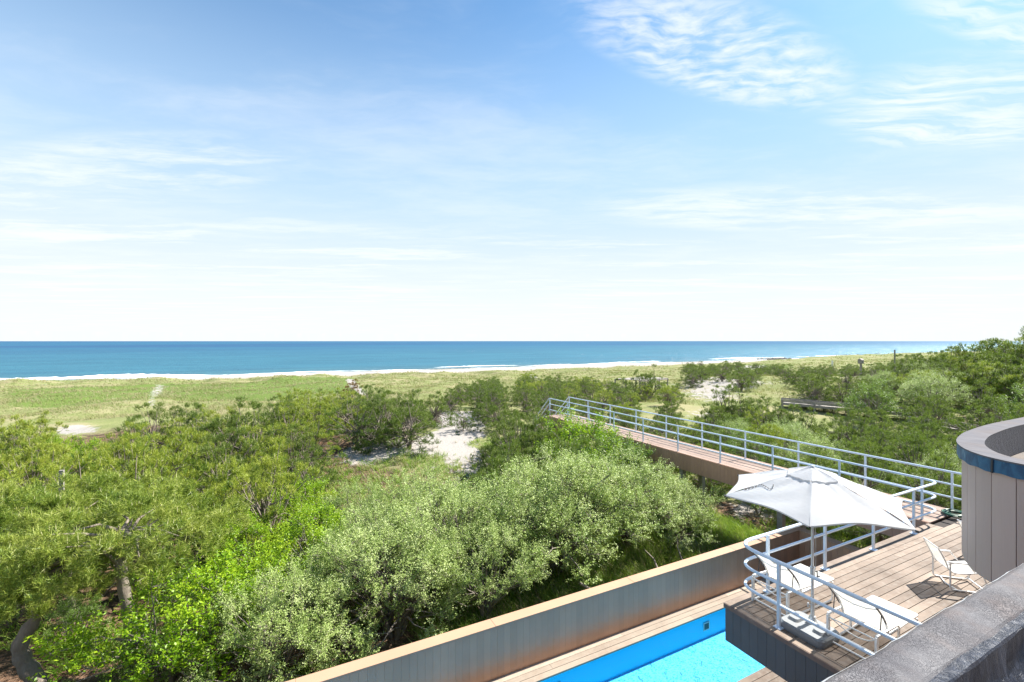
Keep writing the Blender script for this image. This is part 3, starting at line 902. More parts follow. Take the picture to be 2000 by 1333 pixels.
for k in range(8):
    mb = MB(); mb.box(14.66, 16.19, VW1 + .03 + k * .27, VW1 + .30 + k * .27, -.19 * (k + 1) - .04, -.19 * (k + 1))
    child(mb, 'stair_tread', M['walkdeck'], walk, WI)
for x in (14.62, 16.2):
    mb = MB(); mb.bar((x, VW1 + .02, -.15), (x, VW1 + 2.25, -1.75), .04, .28)
    child(mb, 'stair_stringer', M['walksiding'], walk, WI)
tag(walk, 'long raised plank walkway running from the deck out to the dunes', 'walkway')

HR = (.36, .71, 1.05)
def fillet(pts, r, n=7):
    """round the inner corners of a polyline with radius r"""
    P_ = [Vector(p) for p in pts]; res = [P_[0]]
    for i in range(1, len(P_) - 1):
        a, b, c_ = P_[i - 1], P_[i], P_[i + 1]
        d1 = (a - b).normalized(); d2 = (c_ - b).normalized()
        rr_ = r[i - 1] if isinstance(r, (list, tuple)) else r
        ang = d1.angle(d2); tl = min(rr_ / math.tan(ang / 2), (a - b).length * .49, (c_ - b).length * .49)
        s0 = b + d1 * tl; s1 = b + d2 * tl
        for k in range(n + 1):
            t_ = k / n
            res.append((s0 * (1 - t_) ** 2 + b * 2 * t_ * (1 - t_) + s1 * t_ ** 2))
    res.append(P_[-1]); return res

def post(par, inv, x, y, z0=0.0, along='x', h=1.04, flange=True):
    mbb = MB()
    w, d = (.045, .045)
    mbb.box(x - w / 2, x + w / 2, y - d / 2, y + d / 2, z0, z0 + h)
    o = child(mbb, 'post', M['white_metal'], par, inv)
    if flange:
        f_ = MB(); f_.box(x - .06, x + .06, y - .06, y + .06, z0 + .001, z0 + .013)
        for sx, sy_ in ((-1, -1), (1, 1), (1, -1), (-1, 1)): f_.box(x + sx * .042 - .008, x + sx * .042 + .008, y + sy_ * .042 - .008, y + sy_ * .042 + .008, z0 + .013, z0 + .021)
        child(f_, 'base_plate', M['white_metal'], o)
    return o

rail = empty('metal_railing', (7.1, 5.2, 0)); RI = (7.1, 5.2, 0)
for h, nm in zip(HR, ('bottom_rail', 'middle_rail', 'top_rail')):
    p_ = fillet([(7.1, .9, h), (7.1, 5.25, h), (14.72, 5.22, h), (14.72, VW1 - .05, h)], [.38, .30])
    p_ += [Vector((14.72, VW1 + .02, h)), Vector((14.72, VW1 + 1.65, h - 1.38))]
    mb = MB(); mb.tube(p_, .029 if h > 1 else .025, 10)
    child(mb, nm, M['white_metal'], rail, RI)
for v in (4.5, 2.65, 1.0): post(rail, RI, 7.1, v)
for u in (7.93, 9.75, 11.60, 13.43): post(rail, RI, u, 5.23)
vp = [5.56] + [7.5 + 2.04 * k for k in range(8)] + [VW1 - .06]
for v in vp: post(rail, RI, 14.72, v, flange=False)
post(rail, RI, 14.72, VW1 + 1.6, -1.38, flange=False)
tag(rail, 'white tube railing with rounded corner round the deck and near side of walkway', 'railing')
rail2 = empty('metal_railing', (16.16, 4, 0)); RI2 = (16.16, 4, 0)
for h, nm in zip(HR, ('bottom_rail', 'middle_rail', 'top_rail')):
    p_ = [(16.16, .6, h), (16.16, 5, h), (16.16, 12, h), (16.16, VW1 + .0, h), (16.16, VW1 + 1.65, h - 1.38)]
    mb = MB(); mb.tube(p_, .029 if h > 1 else .025, 10)
    child(mb, nm, M['white_metal'], rail2, RI2)
for v in [1.3, 3.4, 5.46] + [7.5 + 2.04 * k for k in range(8)] + [VW1 - .06]: post(rail2, RI2, 16.16, v, flange=False)
post(rail2, RI2, 16.16, VW1 + 1.6, -1.38, flange=False)
tag(rail2, 'white tube railing along the far side of the walkway, behind the umbrella', 'railing')

# ---------------------------------------------------------------- swimming pool and its wall
ZP = -2.34; ZW = -2.42
pool = empty('swimming_pool', (4, 7, ZW)); PI_ = (4, 7, ZW)
mb = MB(); boards_x(mb, -3.5, 14.24, 7.94, 8.40, ZP, .152); child(mb, 'far_coping_boards', M['pooldeck'], pool, PI_)
mb = MB(); boards_x(mb, -3.5, 14.24, 4.3, 6.10, ZP, .15); child(mb, 'near_coping_boards', M['deck'], pool, PI_)
mb = MB(); boards_x(mb, 12.0, 14.24, 6.11, 7.93, ZP, .15); child(mb, 'end_coping_boards', M['deck'], pool, PI_)
mb = MB()
X0, X1, Y0, Y1, ZF = -3.4, 12.0, 6.115, 7.985, -2.97
mb.add([(X0, Y1, ZF), (X1, Y1, ZF), (X1, Y1, ZP - .04), (X0, Y1, ZP - .04)], [(0, 1, 2, 3)])
mb.add([(X0, Y0, ZF), (X1, Y0, ZF), (X1, Y0, ZP - .04), (X0, Y0, ZP - .04)], [(3, 2, 1, 0)])
mb.add([(X1, Y0, ZF), (X1, Y1, ZF), (X1, Y1, ZP - .04), (X1, Y0, ZP - .04)], [(3, 2, 1, 0)])
mb.add([(X0, Y0, ZF), (X0, Y1, ZF), (X0, Y1, ZP - .04), (X0, Y0, ZP - .04)], [(0, 1, 2, 3)])
child(mb, 'basin_wall', M['liner'], pool, PI_)
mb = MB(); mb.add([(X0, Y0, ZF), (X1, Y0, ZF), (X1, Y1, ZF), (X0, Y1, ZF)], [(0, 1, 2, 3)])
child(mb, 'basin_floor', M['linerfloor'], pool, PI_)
mb = MB(); mb.add([(X0 + .001, Y0 + .001, ZW), (X1 - .001, Y0 + .001, ZW), (X1 - .001, Y1 - .001, ZW), (X0 + .001, Y1 - .001, ZW)], [(0, 1, 2, 3)])
child(mb, 'water_surface', M['poolwater'], pool, PI_)
M['fitting'] = plain('dark green fitting', (.02, .11, .12), .5)
for x in (9.62, 5.10):
    mb = MB(); y = 7.978; z0 = -2.76
    for a in ((x - .11, x + .11, z0, z0 + .025), (x - .11, x + .11, z0 + .175, z0 + .2), (x - .11, x - .085, z0 + .025, z0 + .175), (x + .085, x + .11, z0 + .025, z0 + .175)):
        mb.box(a[0], a[1], y - .012, y, a[2], a[3])
    fo = child(mb, 'return_fitting', M['greypaint'], pool, PI_)
    mb = MB(); mb.box(x - .085, x + .085, y - .004, y + .004, z0 + .025, z0 + .175)
    for k in range(5): mb.box(x - .08, x + .08, y - .009, y - .004, z0 + .04 + k * .028, z0 + .05 + k * .028)
    child(mb, 'grille', M['fitting'], fo)
tag(pool, 'narrow bright blue lap pool with pale plank edging below the tan wall', 'swimming pool')

pw = empty('pool_wall', (4, 8.5, ZP)); WI2 = (4, 8.5, ZP)
mb = MB(); x = -3.5
while x < 14.25:
    w_ = .1497; mb.box(x, min(x + w_, 14.262), 8.405, 8.43, ZP - .05, -1.292); x += .152
y = 5.2
while y < 8.4:
    mb.box(14.262, 14.287, y, min(y + .146, 8.402), ZP - .05, -1.292); y += .152
child(mb, 'siding_boards', M['fence'], pw, WI2)
mb = MB(); mb.box(-3.5, 14.29, 8.432, 8.64, ZP - .6, -1.293); mb.box(14.29, 14.50, 5.2, 8.43, ZP - .6, -1.293)
child(mb, 'wall_core', M['walksiding'], pw, WI2)
mb = MB(); segs = [-3.5, .2, 3.9, 7.6, 11.3, 14.53]
for a, b in zip(segs, segs[1:]): mb.box(a + .001, b - .001, 8.385, 8.665, -1.29, -1.25, .004)
mb.box(14.245, 14.53, 5.2, 8.383, -1.29, -1.25, .004)
child(mb, 'cap_board', M['coping'], pw, WI2)
tag(pw, 'long tan wall of vertical boards between the pool and the shrubs', 'wall')

# ---------------------------------------------------------------- umbrella
ub = empty('patio_umbrella', (7.53, 4.225, 0)); 
RU = 1.34; ZE = 2.10; ZPK = 2.565
def canopy_pt(i, f, s_):
    """f: 0 centre..1 rim, s_: 0..1 between rib i and i+1"""
    a0 = math.radians(88 + 60 * i); a1 = a0 + math.radians(60)
    p0 = Vector((math.cos(a0), math.sin(a0), 0)); p1 = Vector((math.cos(a1), math.sin(a1), 0))
    base = p0.lerp(p1, s_) * RU * f
    bow = math.sin(math.pi * s_)
    base *= (1 - .06 * bow * f ** 2)
    z = ZPK - (ZPK - ZE) * (f ** 1.12)
    z -= .035 * bow * f * (1 - f) * 2.2
    z += .035 * bow * f ** 3
    wr_ = .010 * math.sin(s_ * 23 + i * 2 + f * 3) * (1 - f) * f * 3 + .006 * math.sin(s_ * 9 + f * 14 + i)
    return Vector((base.x, base.y, z + wr_))
mb = MB(); NS, NF = 12, 14
for i in range(6):
    g_ = [[canopy_pt(i, .10 + .90 * k / NF, j / NS) for j in range(NS + 1)] for k in range(NF + 1)]
    for k in range(NF): mb.strip(g_[k + 1], g_[k])
    mb.strip([p - Vector((0, 0, .02)) for p in g_[NF]], g_[NF])
cano = mb.build('canopy', M['canvas'], ub)
mb = MB()
for i in range(6):
    g_ = [[canopy_pt(i, .0 + .29 * k / 4, j / 6) + Vector((0, 0, .035 - .012 * (k / 4))) for j in range(7)] for k in range(5)]
    for k in range(4): mb.strip(g_[k + 1], g_[k])
mb.build('vent_flap', M['canvas'], cano)
for i in range(6):
    a0 = math.radians(88 + 60 * i); d = Vector((math.cos(a0), math.sin(a0), 0))
    mb = MB()
    tip = canopy_pt(i, 1, 0) - Vector((0, 0, .012))
    mb.tube([Vector((0, 0, ZPK - .06)) + d * .03] + [canopy_pt(i, f, 0) - Vector((0, 0, .022)) for f in (.25, .5, .75, 1)], .009, 6)
    rib = mb.build('rib', M['alu'], ub)
    mb = MB(); mb.tube([Vector((0, 0, ZE - .18)) + d * .035, canopy_pt(i, .52, 0) - Vector((0, 0, .03))], .007, 6); mb.build('strut', M['alu'], rib)
    mb = MB(); mb.tube([tip - d * .015, tip + d * .02], .014, 8); mb.build('rib_end', M['dark_plastic'], rib)
mb = MB(); mb.tube([(0, 0, .14), (0, 0, ZPK + .01)], .0215, 14); mb.build('pole', M['alu'], ub)
mb = MB(); mb.tube([(0, 0, ZPK + .03), (0, 0, ZPK + .045), (0, 0, ZPK + .055)], [.03, .026, .012], 10); mb.build('finial', M['chair_metal'], ub)
mb = MB(); mb.tube([(0, 0, ZE - .22), (0, 0, ZE - .12)], .042, 12); mb.build('hub', M['dark_plastic'], ub)
mb = MB(); mb.tube([(0, 0, .82), (0, 0, 1.0)], .036, 12)
hs = mb.build('crank_housing', M['alu'], ub)
mb = MB(); mb.tube([(.03, -.02, .93), (.075, -.03, .93)], .012, 8); mb.tube([(.07, -.03, .93), (.075, -.03, .84)], .009, 8); mb.tube([(.075, -.03, .84), (.125, -.035, .84)], .013, 8)
mb.build('crank_handle', M['dark_plastic'], hs)
mb = MB(); mb.tube([(.03 + .01 * math.sin(k * .5), -.028, .95 + k * .09) for k in range(14)], .003, 5); mb.build('pull_cord', M['greypaint'], ub)
# tie strap lying looped on the left panel
mb = MB(); pts = []
for k in range(40):
    t_ = k / 39
    f = .60 + .22 * t_ + .05 * math.sin(t_ * 9); s_ = .62 - .20 * t_ + .13 * math.sin(t_ * 8.5) * (1 - t_)
    pts.append(canopy_pt(1, f - .05, max(.03, min(.95, s_ - .42))) + Vector((0, 0, .014)))
for k in range(0, 38, 3): mb.tube(pts[k:k + 3], .006, 5)
mb.build('tie_strap', M['cord'], cano)
tag(ub, 'white hexagonal patio umbrella open over the loungers by the deck corner', 'umbrella')

ubase = empty('umbrella_base', (7.40, 4.205, 0))
prof = [(0.0, .262, .335), (.05, .272, .345), (.10, .268, .340), (.125, .25, .32)]
def rrect(hx, hy, r, n=5):
    pts_ = []
    for cx, cy_, a0 in ((hx - r, hy - r, 0), (-hx + r, hy - r, 90), (-hx + r, -hy + r, 180), (hx - r, -hy + r, 270)):
        for k in range(n + 1):
            a = math.radians(a0 + 90 * k / n); pts_.append((cx + r * math.cos(a), cy_ + r * math.sin(a)))
    return pts_
mb = MB(); rings = [[(x, y, z + .002) for x, y in rrect(hx, hy, .09)] for z, hx, hy in prof]
for a, b in zip(rings, rings[1:]): mb.strip(a + [a[0]], b + [b[0]])
n_ = len(rings[0]); mb.add(rings[-1], [tuple(range(n_))])
sl = mb.build('weight_slab', M['resin'], ubase)
for sy_ in (-1, 1):
    mb = MB(); pts_ = [(sy_ * 0 + x * .9, sy_ * .19 + y * .55) for x, y in rrect(.16, .16, .08)]
    mb.add([(x, y, .128) for x, y in pts_] + [(x * .75, y * .8 + sy_ * .035, .165) for x, y in pts_], [(i, (i + 1) % len(pts_), len(pts_) + (i + 1) % len(pts_), len(pts_) + i) for i in range(len(pts_))] + [tuple(range(len(pts_), 2 * len(pts_)))])
    mb.build('raised_lobe', M['resin'], sl)
mb = MB(); mb.tube([(.13, .02, .12), (.13, .02, .17), (.13, .02, .22)], [.10, .055, .042], 14); mb.tube([(.13, .02, .2), (.13, .02, .46)], .030, 14)
soc = mb.build('pole_socket', M['alu'], ubase)
for z, a in ((.30, 30), (.40, 160)):
    mb = MB(); c_, s_ = math.cos(math.radians(a)), math.sin(math.radians(a))
    mb.tube([(.13 + c_ * .02, .02 + s_ * .02, z), (.13 + c_ * .075, .02 + s_ * .075, z)], .007, 6); mb.tube([(.13 + c_ * .075, .02 + s_ * .075 , z - .03), (.13 + c_ * .075, .02 + s_ * .075, z + .03)], .013, 8)
    mb.build('clamp_knob', M['alu'], soc)
tag(ubase, 'grey resin weight slab with a metal socket holding up the umbrella pole', 'umbrella base')

# ---------------------------------------------------------------- sun loungers and chairs
def make_lounger():
    """local frame: x runs from the head towards the foot, y across"""
    r = empty('sun_lounger'); W = .31
    def side_pts(y): return fillet([(.42, y, .385), (.0, y, .43), (.0, y, .022), (1.28, y, .022), (1.28, y, .37)], [.035, .06, .09, .09], 5)
    for y in (-W, W):
        mb = MB(); mb.bar((0, y, .02), (0, y, .44), .028, .055, (1, 0, 0)); mb.bar((0, y, .45), (.55, y, .43), .035, .022)
        mb.tube(fillet([(.50, y, .43), (.66, y, .43), (.66, y, .025)], .09, 7), .019, 8)
        mb.tube(fillet([(-.02, y, .02), (.30, y, .02), (1.25, y, .02), (1.25, y, .34)], .07, 5), .017, 8)
        mb.tube([(.36, y * .93, .335), (1.32, y * .93, .36)], .02, 8)
        mb.build('side_frame', M['chair_metal'], r)
    for x_, z_, r_, q_ in ((0, .40, .010, 1), (0, .05, .013, 1), (.30, .02, .013, 1), (.36, .325, .015, 1), (1.32, .36, .018, .93)):
        mb = MB(); mb.tube([(x_, -W * q_, z_), (x_, W * q_, z_)], r_, 8); mb.build('cross_bar', M['chair_metal'], r)
    mb = MB(); mb.tube(fillet([(.02, -W, .40), (.12, -W * .5, .26), (.14, 0, .22), (.12, W * .5, .26), (.02, W, .40)], .2, 5), .010, 8)
    mb.build('cross_bar', M['chair_metal'], r)
    # back
    def bp_(f, y):
        x = .40 - .30 * f - .10 * math.sin(f * 1.9) * f; z = .345 + .64 * f
        x += .03 * math.sin(f * math.pi) ; return Vector((x - .16 * f ** 3, y, z))
    bk = MB()
    for y in (-W * .93, W * .93): bk.tube([bp_(f / 8, y) for f in range(9)], .016, 8)
    bk.tube([bp_(.70, -W * .93), bp_(.66, -W * .5) + Vector((-.05, 0, -.02)), bp_(.66, 0) + Vector((-.07, 0, -.03)), bp_(.66, W * .5) + Vector((-.05, 0, -.02)), bp_(.70, W * .93)], .010, 8)
    bf = bk.build('back_frame', M['chair_metal'], r)
    for y in (-W * .97, W * .97):
        b2 = MB(); b2.tube([bp_(.55, y) + Vector((-.03, 0, 0)), (.12, y, .42)], .007, 6)
        b2.tube([bp_(.3, y) + Vector((-.02, 0, 0)), bp_(.55, y) + Vector((-.03, 0, 0)), bp_(.8, y) + Vector((-.02, 0, 0))], .009, 6)
        b2.build('recline_bracket', M['dark_plastic'], bf)
    s_ = MB(); rows = []
    for k in range(13):
        f = k / 12; rows.append([bp_(f, y) + Vector((.008 - .045 * (1 - (y / (W * .93)) ** 2) * math.sin(math.pi * min(1, f * 1.05)), 0, 0)) for y in np.linspace(-W * .92, W * .92, 9)])
    for a, b in zip(rows, rows[1:]): s_.strip(a, b)
    s_.build('back_sling', M['sling'], r)
    s_ = MB(); rows = []
    for k in range(13):
        f = k / 12; x = .40 + .93 * f
        rows.append([Vector((x, y, .355 + .018 * f - .03 * (1 - (y / (W * .93)) ** 2) * math.sin(math.pi * f) + .006)) for y in np.linspace(-W * .92, W * .92, 9)])
    for a, b in zip(rows, rows[1:]): s_.strip(b, a)
    s_.build('seat_sling', M['sling'], r)
    return r
l1 = make_lounger()
l2 = copy_tree(l1)
l1.location = (7.42, 4.86, 0.002); l1.rotation_euler = (0, 0, math.radians(-1))
l2.location = (7.42, 3.62, 0.002); l2.rotation_euler = (0, 0, math.radians(1.5))
tag(l1, 'white mesh sun lounger with raised back in the rounded corner of the railing', 'sun lounger', 'sun loungers on the deck')
tag(l2, 'white mesh sun lounger partly hidden by the roof edge, right of the umbrella base', 'sun lounger', 'sun loungers on the deck')

def make_chair():
    """local frame: faces +y"""
    r = empty('patio_chair'); W = .285
    for x in (-W, W):
        mb = MB()
        mb.tube(fillet([(x, -.02, .55), (x, -.02, .018), (x, .42, .018), (x, .60, .03), (x, .50, .36)], [.06, .05, .09], 6), .016, 8)
        fr_ = mb.build('side_frame', M['chair_metal'], r)
        mb = MB(); mb.bar((x, -.06, .56), (x, .27, .565), .045, .02); mb.tube([(x, .26, .56), (x * .92, .38, .40)], .012, 8); mb.build('armrest', M['chair_metal'], fr_)
    mb = MB(); mb.tube([(-W, .56, .05), (W, .56, .05)], .014, 8); mb.build('cross_bar', M['chair_metal'], r)
    mb = MB(); mb.tube([(-W, -.02, .40), (W, -.02, .40)], .012, 8); mb.build('cross_bar', M['chair_metal'], r)
    mb = MB(); mb.tube(fillet([(-W, .10, .02), (0, .04, .02), (W, .10, .02)], .2, 6), .012, 8); mb.build('cross_bar', M['chair_metal'], r)
    def sp(s_):
        pts_ = [(.50, .40), (.42, .385), (.22, .34), (.04, .34), (-.03, .40), (-.08, .55), (-.14, .68), (-.20, .80)]
        k = s_ * (len(pts_) - 1); i = min(int(k), len(pts_) - 2); f = k - i
        return (pts_[i][0] * (1 - f) + pts_[i + 1][0] * f, pts_[i][1] * (1 - f) + pts_[i + 1][1] * f)
    mb = MB()
    for x in (-W + .03, W - .03): mb.tube([(x, *sp(k / 20)) for k in range(21)], .013, 8)
    mb.tube([(-W + .03, *sp(1)), (W - .03, *sp(1))], .011, 8)
    mb.build('sling_frame', M['chair_metal'], r)
    for nm, a, b in (('seat_sling', 0.0, .52), ('back_sling', .52, 1.0)):
        mb = MB(); rows = []
        for k in range(11):
            y, z = sp(a + (b - a) * k / 10)
            rows.append([(x, y, z - .02 * (1 - (x / W) ** 2) * math.sin(math.pi * k / 10) + .006) for x in np.linspace(-W + .035, W - .035, 7)])
        for p_, q_ in zip(rows, rows[1:]): mb.strip(p_, q_)
        mb.build(nm, M['sling'], r)
    return r
c1 = make_chair(); c2 = copy_tree(c1); c1.scale = c2.scale = (.93, .93, .93)
c1.location = (11.17, 3.91, .002); c1.rotation_euler = (0, 0, math.radians(-134))
c2.location = (12.98, 4.0, .002); c2.rotation_euler = (0, 0, math.radians(-128))
tag(c1, 'white mesh patio chair standing alone on the deck in front of the curved roof', 'chair', 'patio chairs')
tag(c2, 'white patio chair almost hidden behind the curved roof, only an arm showing', 'chair', 'patio chairs')

mb = MB(); pts = []
for k in range(330):
    a = k * .21; R_ = .20 + .045 * math.sin(k * .083) + .02 * math.sin(k * .37)
    pts.append((R_ * math.cos(a) * 1.15 + .02 * math.sin(k * .05), R_ * math.sin(a) + .02 * math.cos(k * .045), .017 + .0035 * (k // 30) + .01 * abs(math.sin(k * .11))))
pts += [(.2 - .02 * k, -.22 - .02 * k, .016) for k in range(8)]
mb.tube(pts, .0135, 6)
hose = mb.build('garden_hose', M['hose']); hose.location = (15.85, 5.3, .004)
tag(hose, 'coiled green garden hose lying on the boards by the far railing', 'garden hose')

# ---------------------------------------------------------------- vegetation
def unit(v): return v / np.maximum(np.linalg.norm(v, axis=-1, keepdims=True), 1e-9)

def needle_tufts(rng, pos, axis, per, length, width, spread=.9):
    """pos, axis: (n,3). Each tuft: 'per' thin triangles fanning round the shoot axis."""
    n = len(pos)
    d = unit(axis[:, None, :] + rng.normal(0, spread * .6, (n, per, 3)))
    L_ = length * rng.uniform(.7, 1.15, (n, per, 1))
    b = pos[:, None, :] + axis[:, None, :] * rng.uniform(-.10, .10, (n, per, 1))
    side = unit(np.cross(d, rng.normal(0, 1, (n, per, 3)))) * width / 2
    V = np.stack([b - side, b + side, b + d * L_], 2).reshape(-1, 3)
    T = np.arange(len(V)).reshape(-1, 3)
    return V, T

def leaf_cards(rng, pos, nrm, length, width):
    n = len(pos)
    t_ = unit(np.cross(nrm, rng.normal(0, 1, (n, 3))))
    s_ = np.cross(nrm, t_)
    L_ = length * rng.uniform(.7, 1.25, (n, 1)); W_ = width * rng.uniform(.7, 1.25, (n, 1))
    V = np.stack([pos, pos + t_ * L_ * .5 + s_ * W_ * .5, pos + t_ * L_, pos + t_ * L_ * .5 - s_ * W_ * .5], 1).reshape(-1, 3)
    return V, np.arange(len(V)).reshape(-1, 4)

def crown_clumps(rng, R, H, z0, n, flat=.75, lump=.32, b0=.32):
    """clump centres spread through an uneven dome, more of them near its skin"""
    ph = rng.uniform(0, 6.28, 8)
    out_ = []
    tries = 0
    while len(out_) < n and tries < n * 60:
        tries += 1
        a = rng.uniform(0, 2 * math.pi); e = math.asin(rng.uniform(-.25, 1.0)); rad = rng.uniform(.30, 1.0) ** .45
        k = 1 + lump * (math.sin(2 * a + ph[0]) * .5 + math.sin(3 * a + ph[1] + 2 * e) * .5 + math.sin(5 * a + ph[2]) * .3 + .5 * math.sin(4 * e + ph[3] + a))
        p = np.array([math.cos(a) * math.cos(e) * R * k * rad, math.sin(a) * math.cos(e) * R * k * rad, z0 + (H - z0) * (b0 + (1 - b0) * math.sin(e) * rad * (.7 + .3 * k))])
        if all(np.sum((p - q) ** 2) > (R * .20) ** 2 for q in out_): out_.append(p)
    return np.array(out_)

def limbs(seed, H, clumps, multi, r0, bend=.12, name='trunk', mat=None, parent=None, nlimb=14, base_spread=.04, stem_h=.45):
    rr_ = random.Random(seed); mbb = MB(); tops = []
    for k in range(multi):
        a = rr_.uniform(0, 6.28); lean = rr_.uniform(.1, .35) if multi > 1 else rr_.uniform(0, .18)
        p = Vector((math.cos(a) * base_spread * (multi > 1), math.sin(a) * base_spread * (multi > 1), -.15)); pts_ = [p.copy()]; n_ = 7
        for i in range(n_):
            p = p + Vector((math.cos(a) * lean + rr_.uniform(-bend, bend), math.sin(a) * lean + rr_.uniform(-bend, bend), 1)) * (H * stem_h / n_)
            pts_.append(p.copy())
        mbb.tube(pts_, [r0 * (1 - .45 * i / n_) for i in range(n_ + 1)], 8); tops.append((pts_, r0 * .55))
    idxs = list(range(len(clumps))); rr_.shuffle(idxs)
    for j in idxs[:nlimb]:
        c_ = Vector(clumps[j]); pts_, rt = min(tops, key=lambda t_: (Vector(t_[0][-1]) - c_).length)
        s0 = pts_[rr_.randrange(3, len(pts_))]
        mid = s0.lerp(c_, .5) + Vector((rr_.uniform(-.15, .15), rr_.uniform(-.15, .15), rr_.uniform(-.1, .22)))
        q1 = s0.lerp(mid, .5) + Vector((rr_.uniform(-.06, .06), rr_.uniform(-.06, .06), .04))
        mbb.tube([s0, q1, mid, mid.lerp(c_, .55) + Vector((0, 0, rr_.uniform(-.04, .08))), c_], [rt * .8, rt * .6, rt * .42, rt * .28, rt * .12], 6)
    return mbb

PROTO = {}
def make_pine(key, seed, H=3.6, R=1.75, mat='needle', clumps_n=46, tuf=19, per=30, nl=.13, nw=.012, z0=.6, candle=True, root=None, stem_h=.45, trunk_r=.10, multi=None, light=.0, lump=.34, b0=.32):
    rng = np.random.default_rng(seed)
    r = root if root is not None else empty('pine_shrub')
    cl_ = crown_clumps(rng, R, H, z0, clumps_n, lump=lump, b0=b0)
    n = len(cl_)
    cr = rng.uniform(.24, .42, (n, 1, 1)) * (R / 1.75)
    d = unit(rng.normal(0, 1, (n, tuf, 3)) + np.array([0, 0, .55]))
    cen = np.array([0, 0, z0 + (H - z0) * .25])
    outward = unit(cl_ - cen)[:, None, :]
    d = unit(d + outward * .5)
    pos = (cl_[:, None, :] + d * cr * rng.uniform(.45, 1.0, (n, tuf, 1)) * np.array([1, 1, .8])).reshape(-1, 3)
    ax = unit(d.reshape(-1, 3) * .7 + np.array([0, 0, .75]) + rng.normal(0, .18, (n * tuf, 3)))
    V, T = needle_tufts(rng, pos, ax, per, nl, nw, 1.15)
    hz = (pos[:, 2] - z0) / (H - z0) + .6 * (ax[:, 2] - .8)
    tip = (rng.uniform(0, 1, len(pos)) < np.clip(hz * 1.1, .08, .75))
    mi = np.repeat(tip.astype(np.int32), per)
    cv = []; ct = []
    if candle:
        top = np.where(pos[:, 2] > z0 + (H - z0) * .6)[0]
        for i_ in rng.choice(top, min(len(top), 60), replace=False):
            p = pos[i_]; h = rng.uniform(.08, .26); q = p + np.array([rng.normal(0, .02), rng.normal(0, .02), h]); b_ = len(V) + len(cv)
            cv += [p + [.012, 0, 0], p + [-.006, .010, 0], p + [-.006, -.010, 0], q]; ct += [(b_, b_ + 1, b_ + 3), (b_ + 1, b_ + 2, b_ + 3), (b_ + 2, b_, b_ + 3)]
        V = np.concatenate([V, np.array(cv)]); T = np.concatenate([T, np.array(ct)]); mi = np.concatenate([mi, np.full(len(ct), 2, np.int32)])
    cm = quick_mesh('crown', V, T, M[mat])
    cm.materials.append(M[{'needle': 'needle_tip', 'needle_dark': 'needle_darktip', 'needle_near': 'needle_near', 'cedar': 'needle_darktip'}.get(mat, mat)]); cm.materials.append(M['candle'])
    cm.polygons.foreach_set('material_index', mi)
    link('crown', cm, r)
    mbb = limbs(seed, H, cl_, multi or (1 + seed % 3), trunk_r, parent=r, nlimb=999, stem_h=stem_h)
    # shoots that carry the tufts
    for j in range(0, n, 2):
        c_ = Vector(cl_[j])
        for q in range(3): mbb.tube([c_, Vector(pos[j * tuf + q * 5])], [.012, .005], 4, caps=False)
    mbb.build('trunk', M['bark'], r)
    return r

M['candle'] = plain('pale pine candles', (.36, .36, .17), .8)

def make_bush(key, seed, mat, H=3.0, R=1.7, clumps_n=52, twigs=15, leaves=22, ll=.048, lw=.022, z0=.35, twig_l=.42, multi=4, root=None, up=.5, name='olive_shrub', trunk_r=.055, stem_h=.42):
    rng = np.random.default_rng(seed)
    r = root if root is not None else empty(name)
    cl_ = crown_clumps(rng, R, H, z0, clumps_n, lump=.3)
    n = len(cl_); cen = np.array([0, 0, z0 + (H - z0) * .2])
    outward = unit(cl_ - cen)[:, None, :]
    d = unit(rng.normal(0, .8, (n, twigs, 3)) + outward * .8 + np.array([0, 0, up]))
    tl = twig_l * rng.uniform(.6, 1.25, (n, twigs, 1))
    st = cl_[:, None, :] + rng.normal(0, .10, (n, twigs, 3))
    f = rng.uniform(.08, 1.0, (n, twigs, leaves, 1))
    curve = np.array([0, 0, .10]) * (f ** 2)
    pos = st[:, :, None, :] + d[:, :, None, :] * tl[:, :, None, :] * f + curve + rng.normal(0, .022, (n, twigs, leaves, 3))
    pos = pos.reshape(-1, 3)
    nrm = unit(rng.normal(0, .75, pos.shape) + np.array([.15, 0, .9]))
    V, T = leaf_cards(rng, pos, nrm, ll, lw)
    link('foliage', quick_mesh('foliage', V, T, M[mat]), r)
    mbb = limbs(seed, H, cl_, multi, trunk_r, .16, nlimb=999, base_spread=.04, stem_h=stem_h)
    for j in range(n):
        for q in range(0, twigs, 4):
            a = st[j, q]; b = a + d[j, q] * tl[j, q]
            mbb.tube([cl_[j], a, b], [.010, .007, .003], 4, caps=False)
    mbb.build('stems', M['twig'], r)
    return r

VAR = {'P': [], 'D': [], 'C': [], 'S': [], 'B': [], 'G': [], 'R': []}
for k in range(6): VAR['P'].append(make_pine('P', 20 + k, 3.6, 1.65 + .12 * (k % 3), 'needle', z0=[.6, .2, .1, .5, .15, .2][k], b0=.18, clumps_n=56))
for k in range(5): VAR['D'].append(make_pine('D', 40 + k, 3.6, 1.7 + .12 * (k % 3), 'needle_dark', z0=.0, clumps_n=66, lump=.38, b0=.10))
for k in range(3): VAR['C'].append(make_pine('C', 60 + k, 3.4, 1.6, 'cedar', clumps_n=70, tuf=24, per=20, nl=.12, nw=.013, z0=.1, candle=False, b0=.14))
for k in range(5): VAR['S'].append(make_bush('S', 80 + k, 'silver', 3.2, 1.75, 66, 18, 32, z0=[1.15, .8, 1.3, .3, 1.0][k], trunk_r=.075))
for k in range(3): VAR['B'].append(make_bush('B', 100 + k, 'bright', 2.4, 1.35, 48, 15, 20, .065, .032, .2, .30, 4, up=1.1, name='bayberry_bush'))
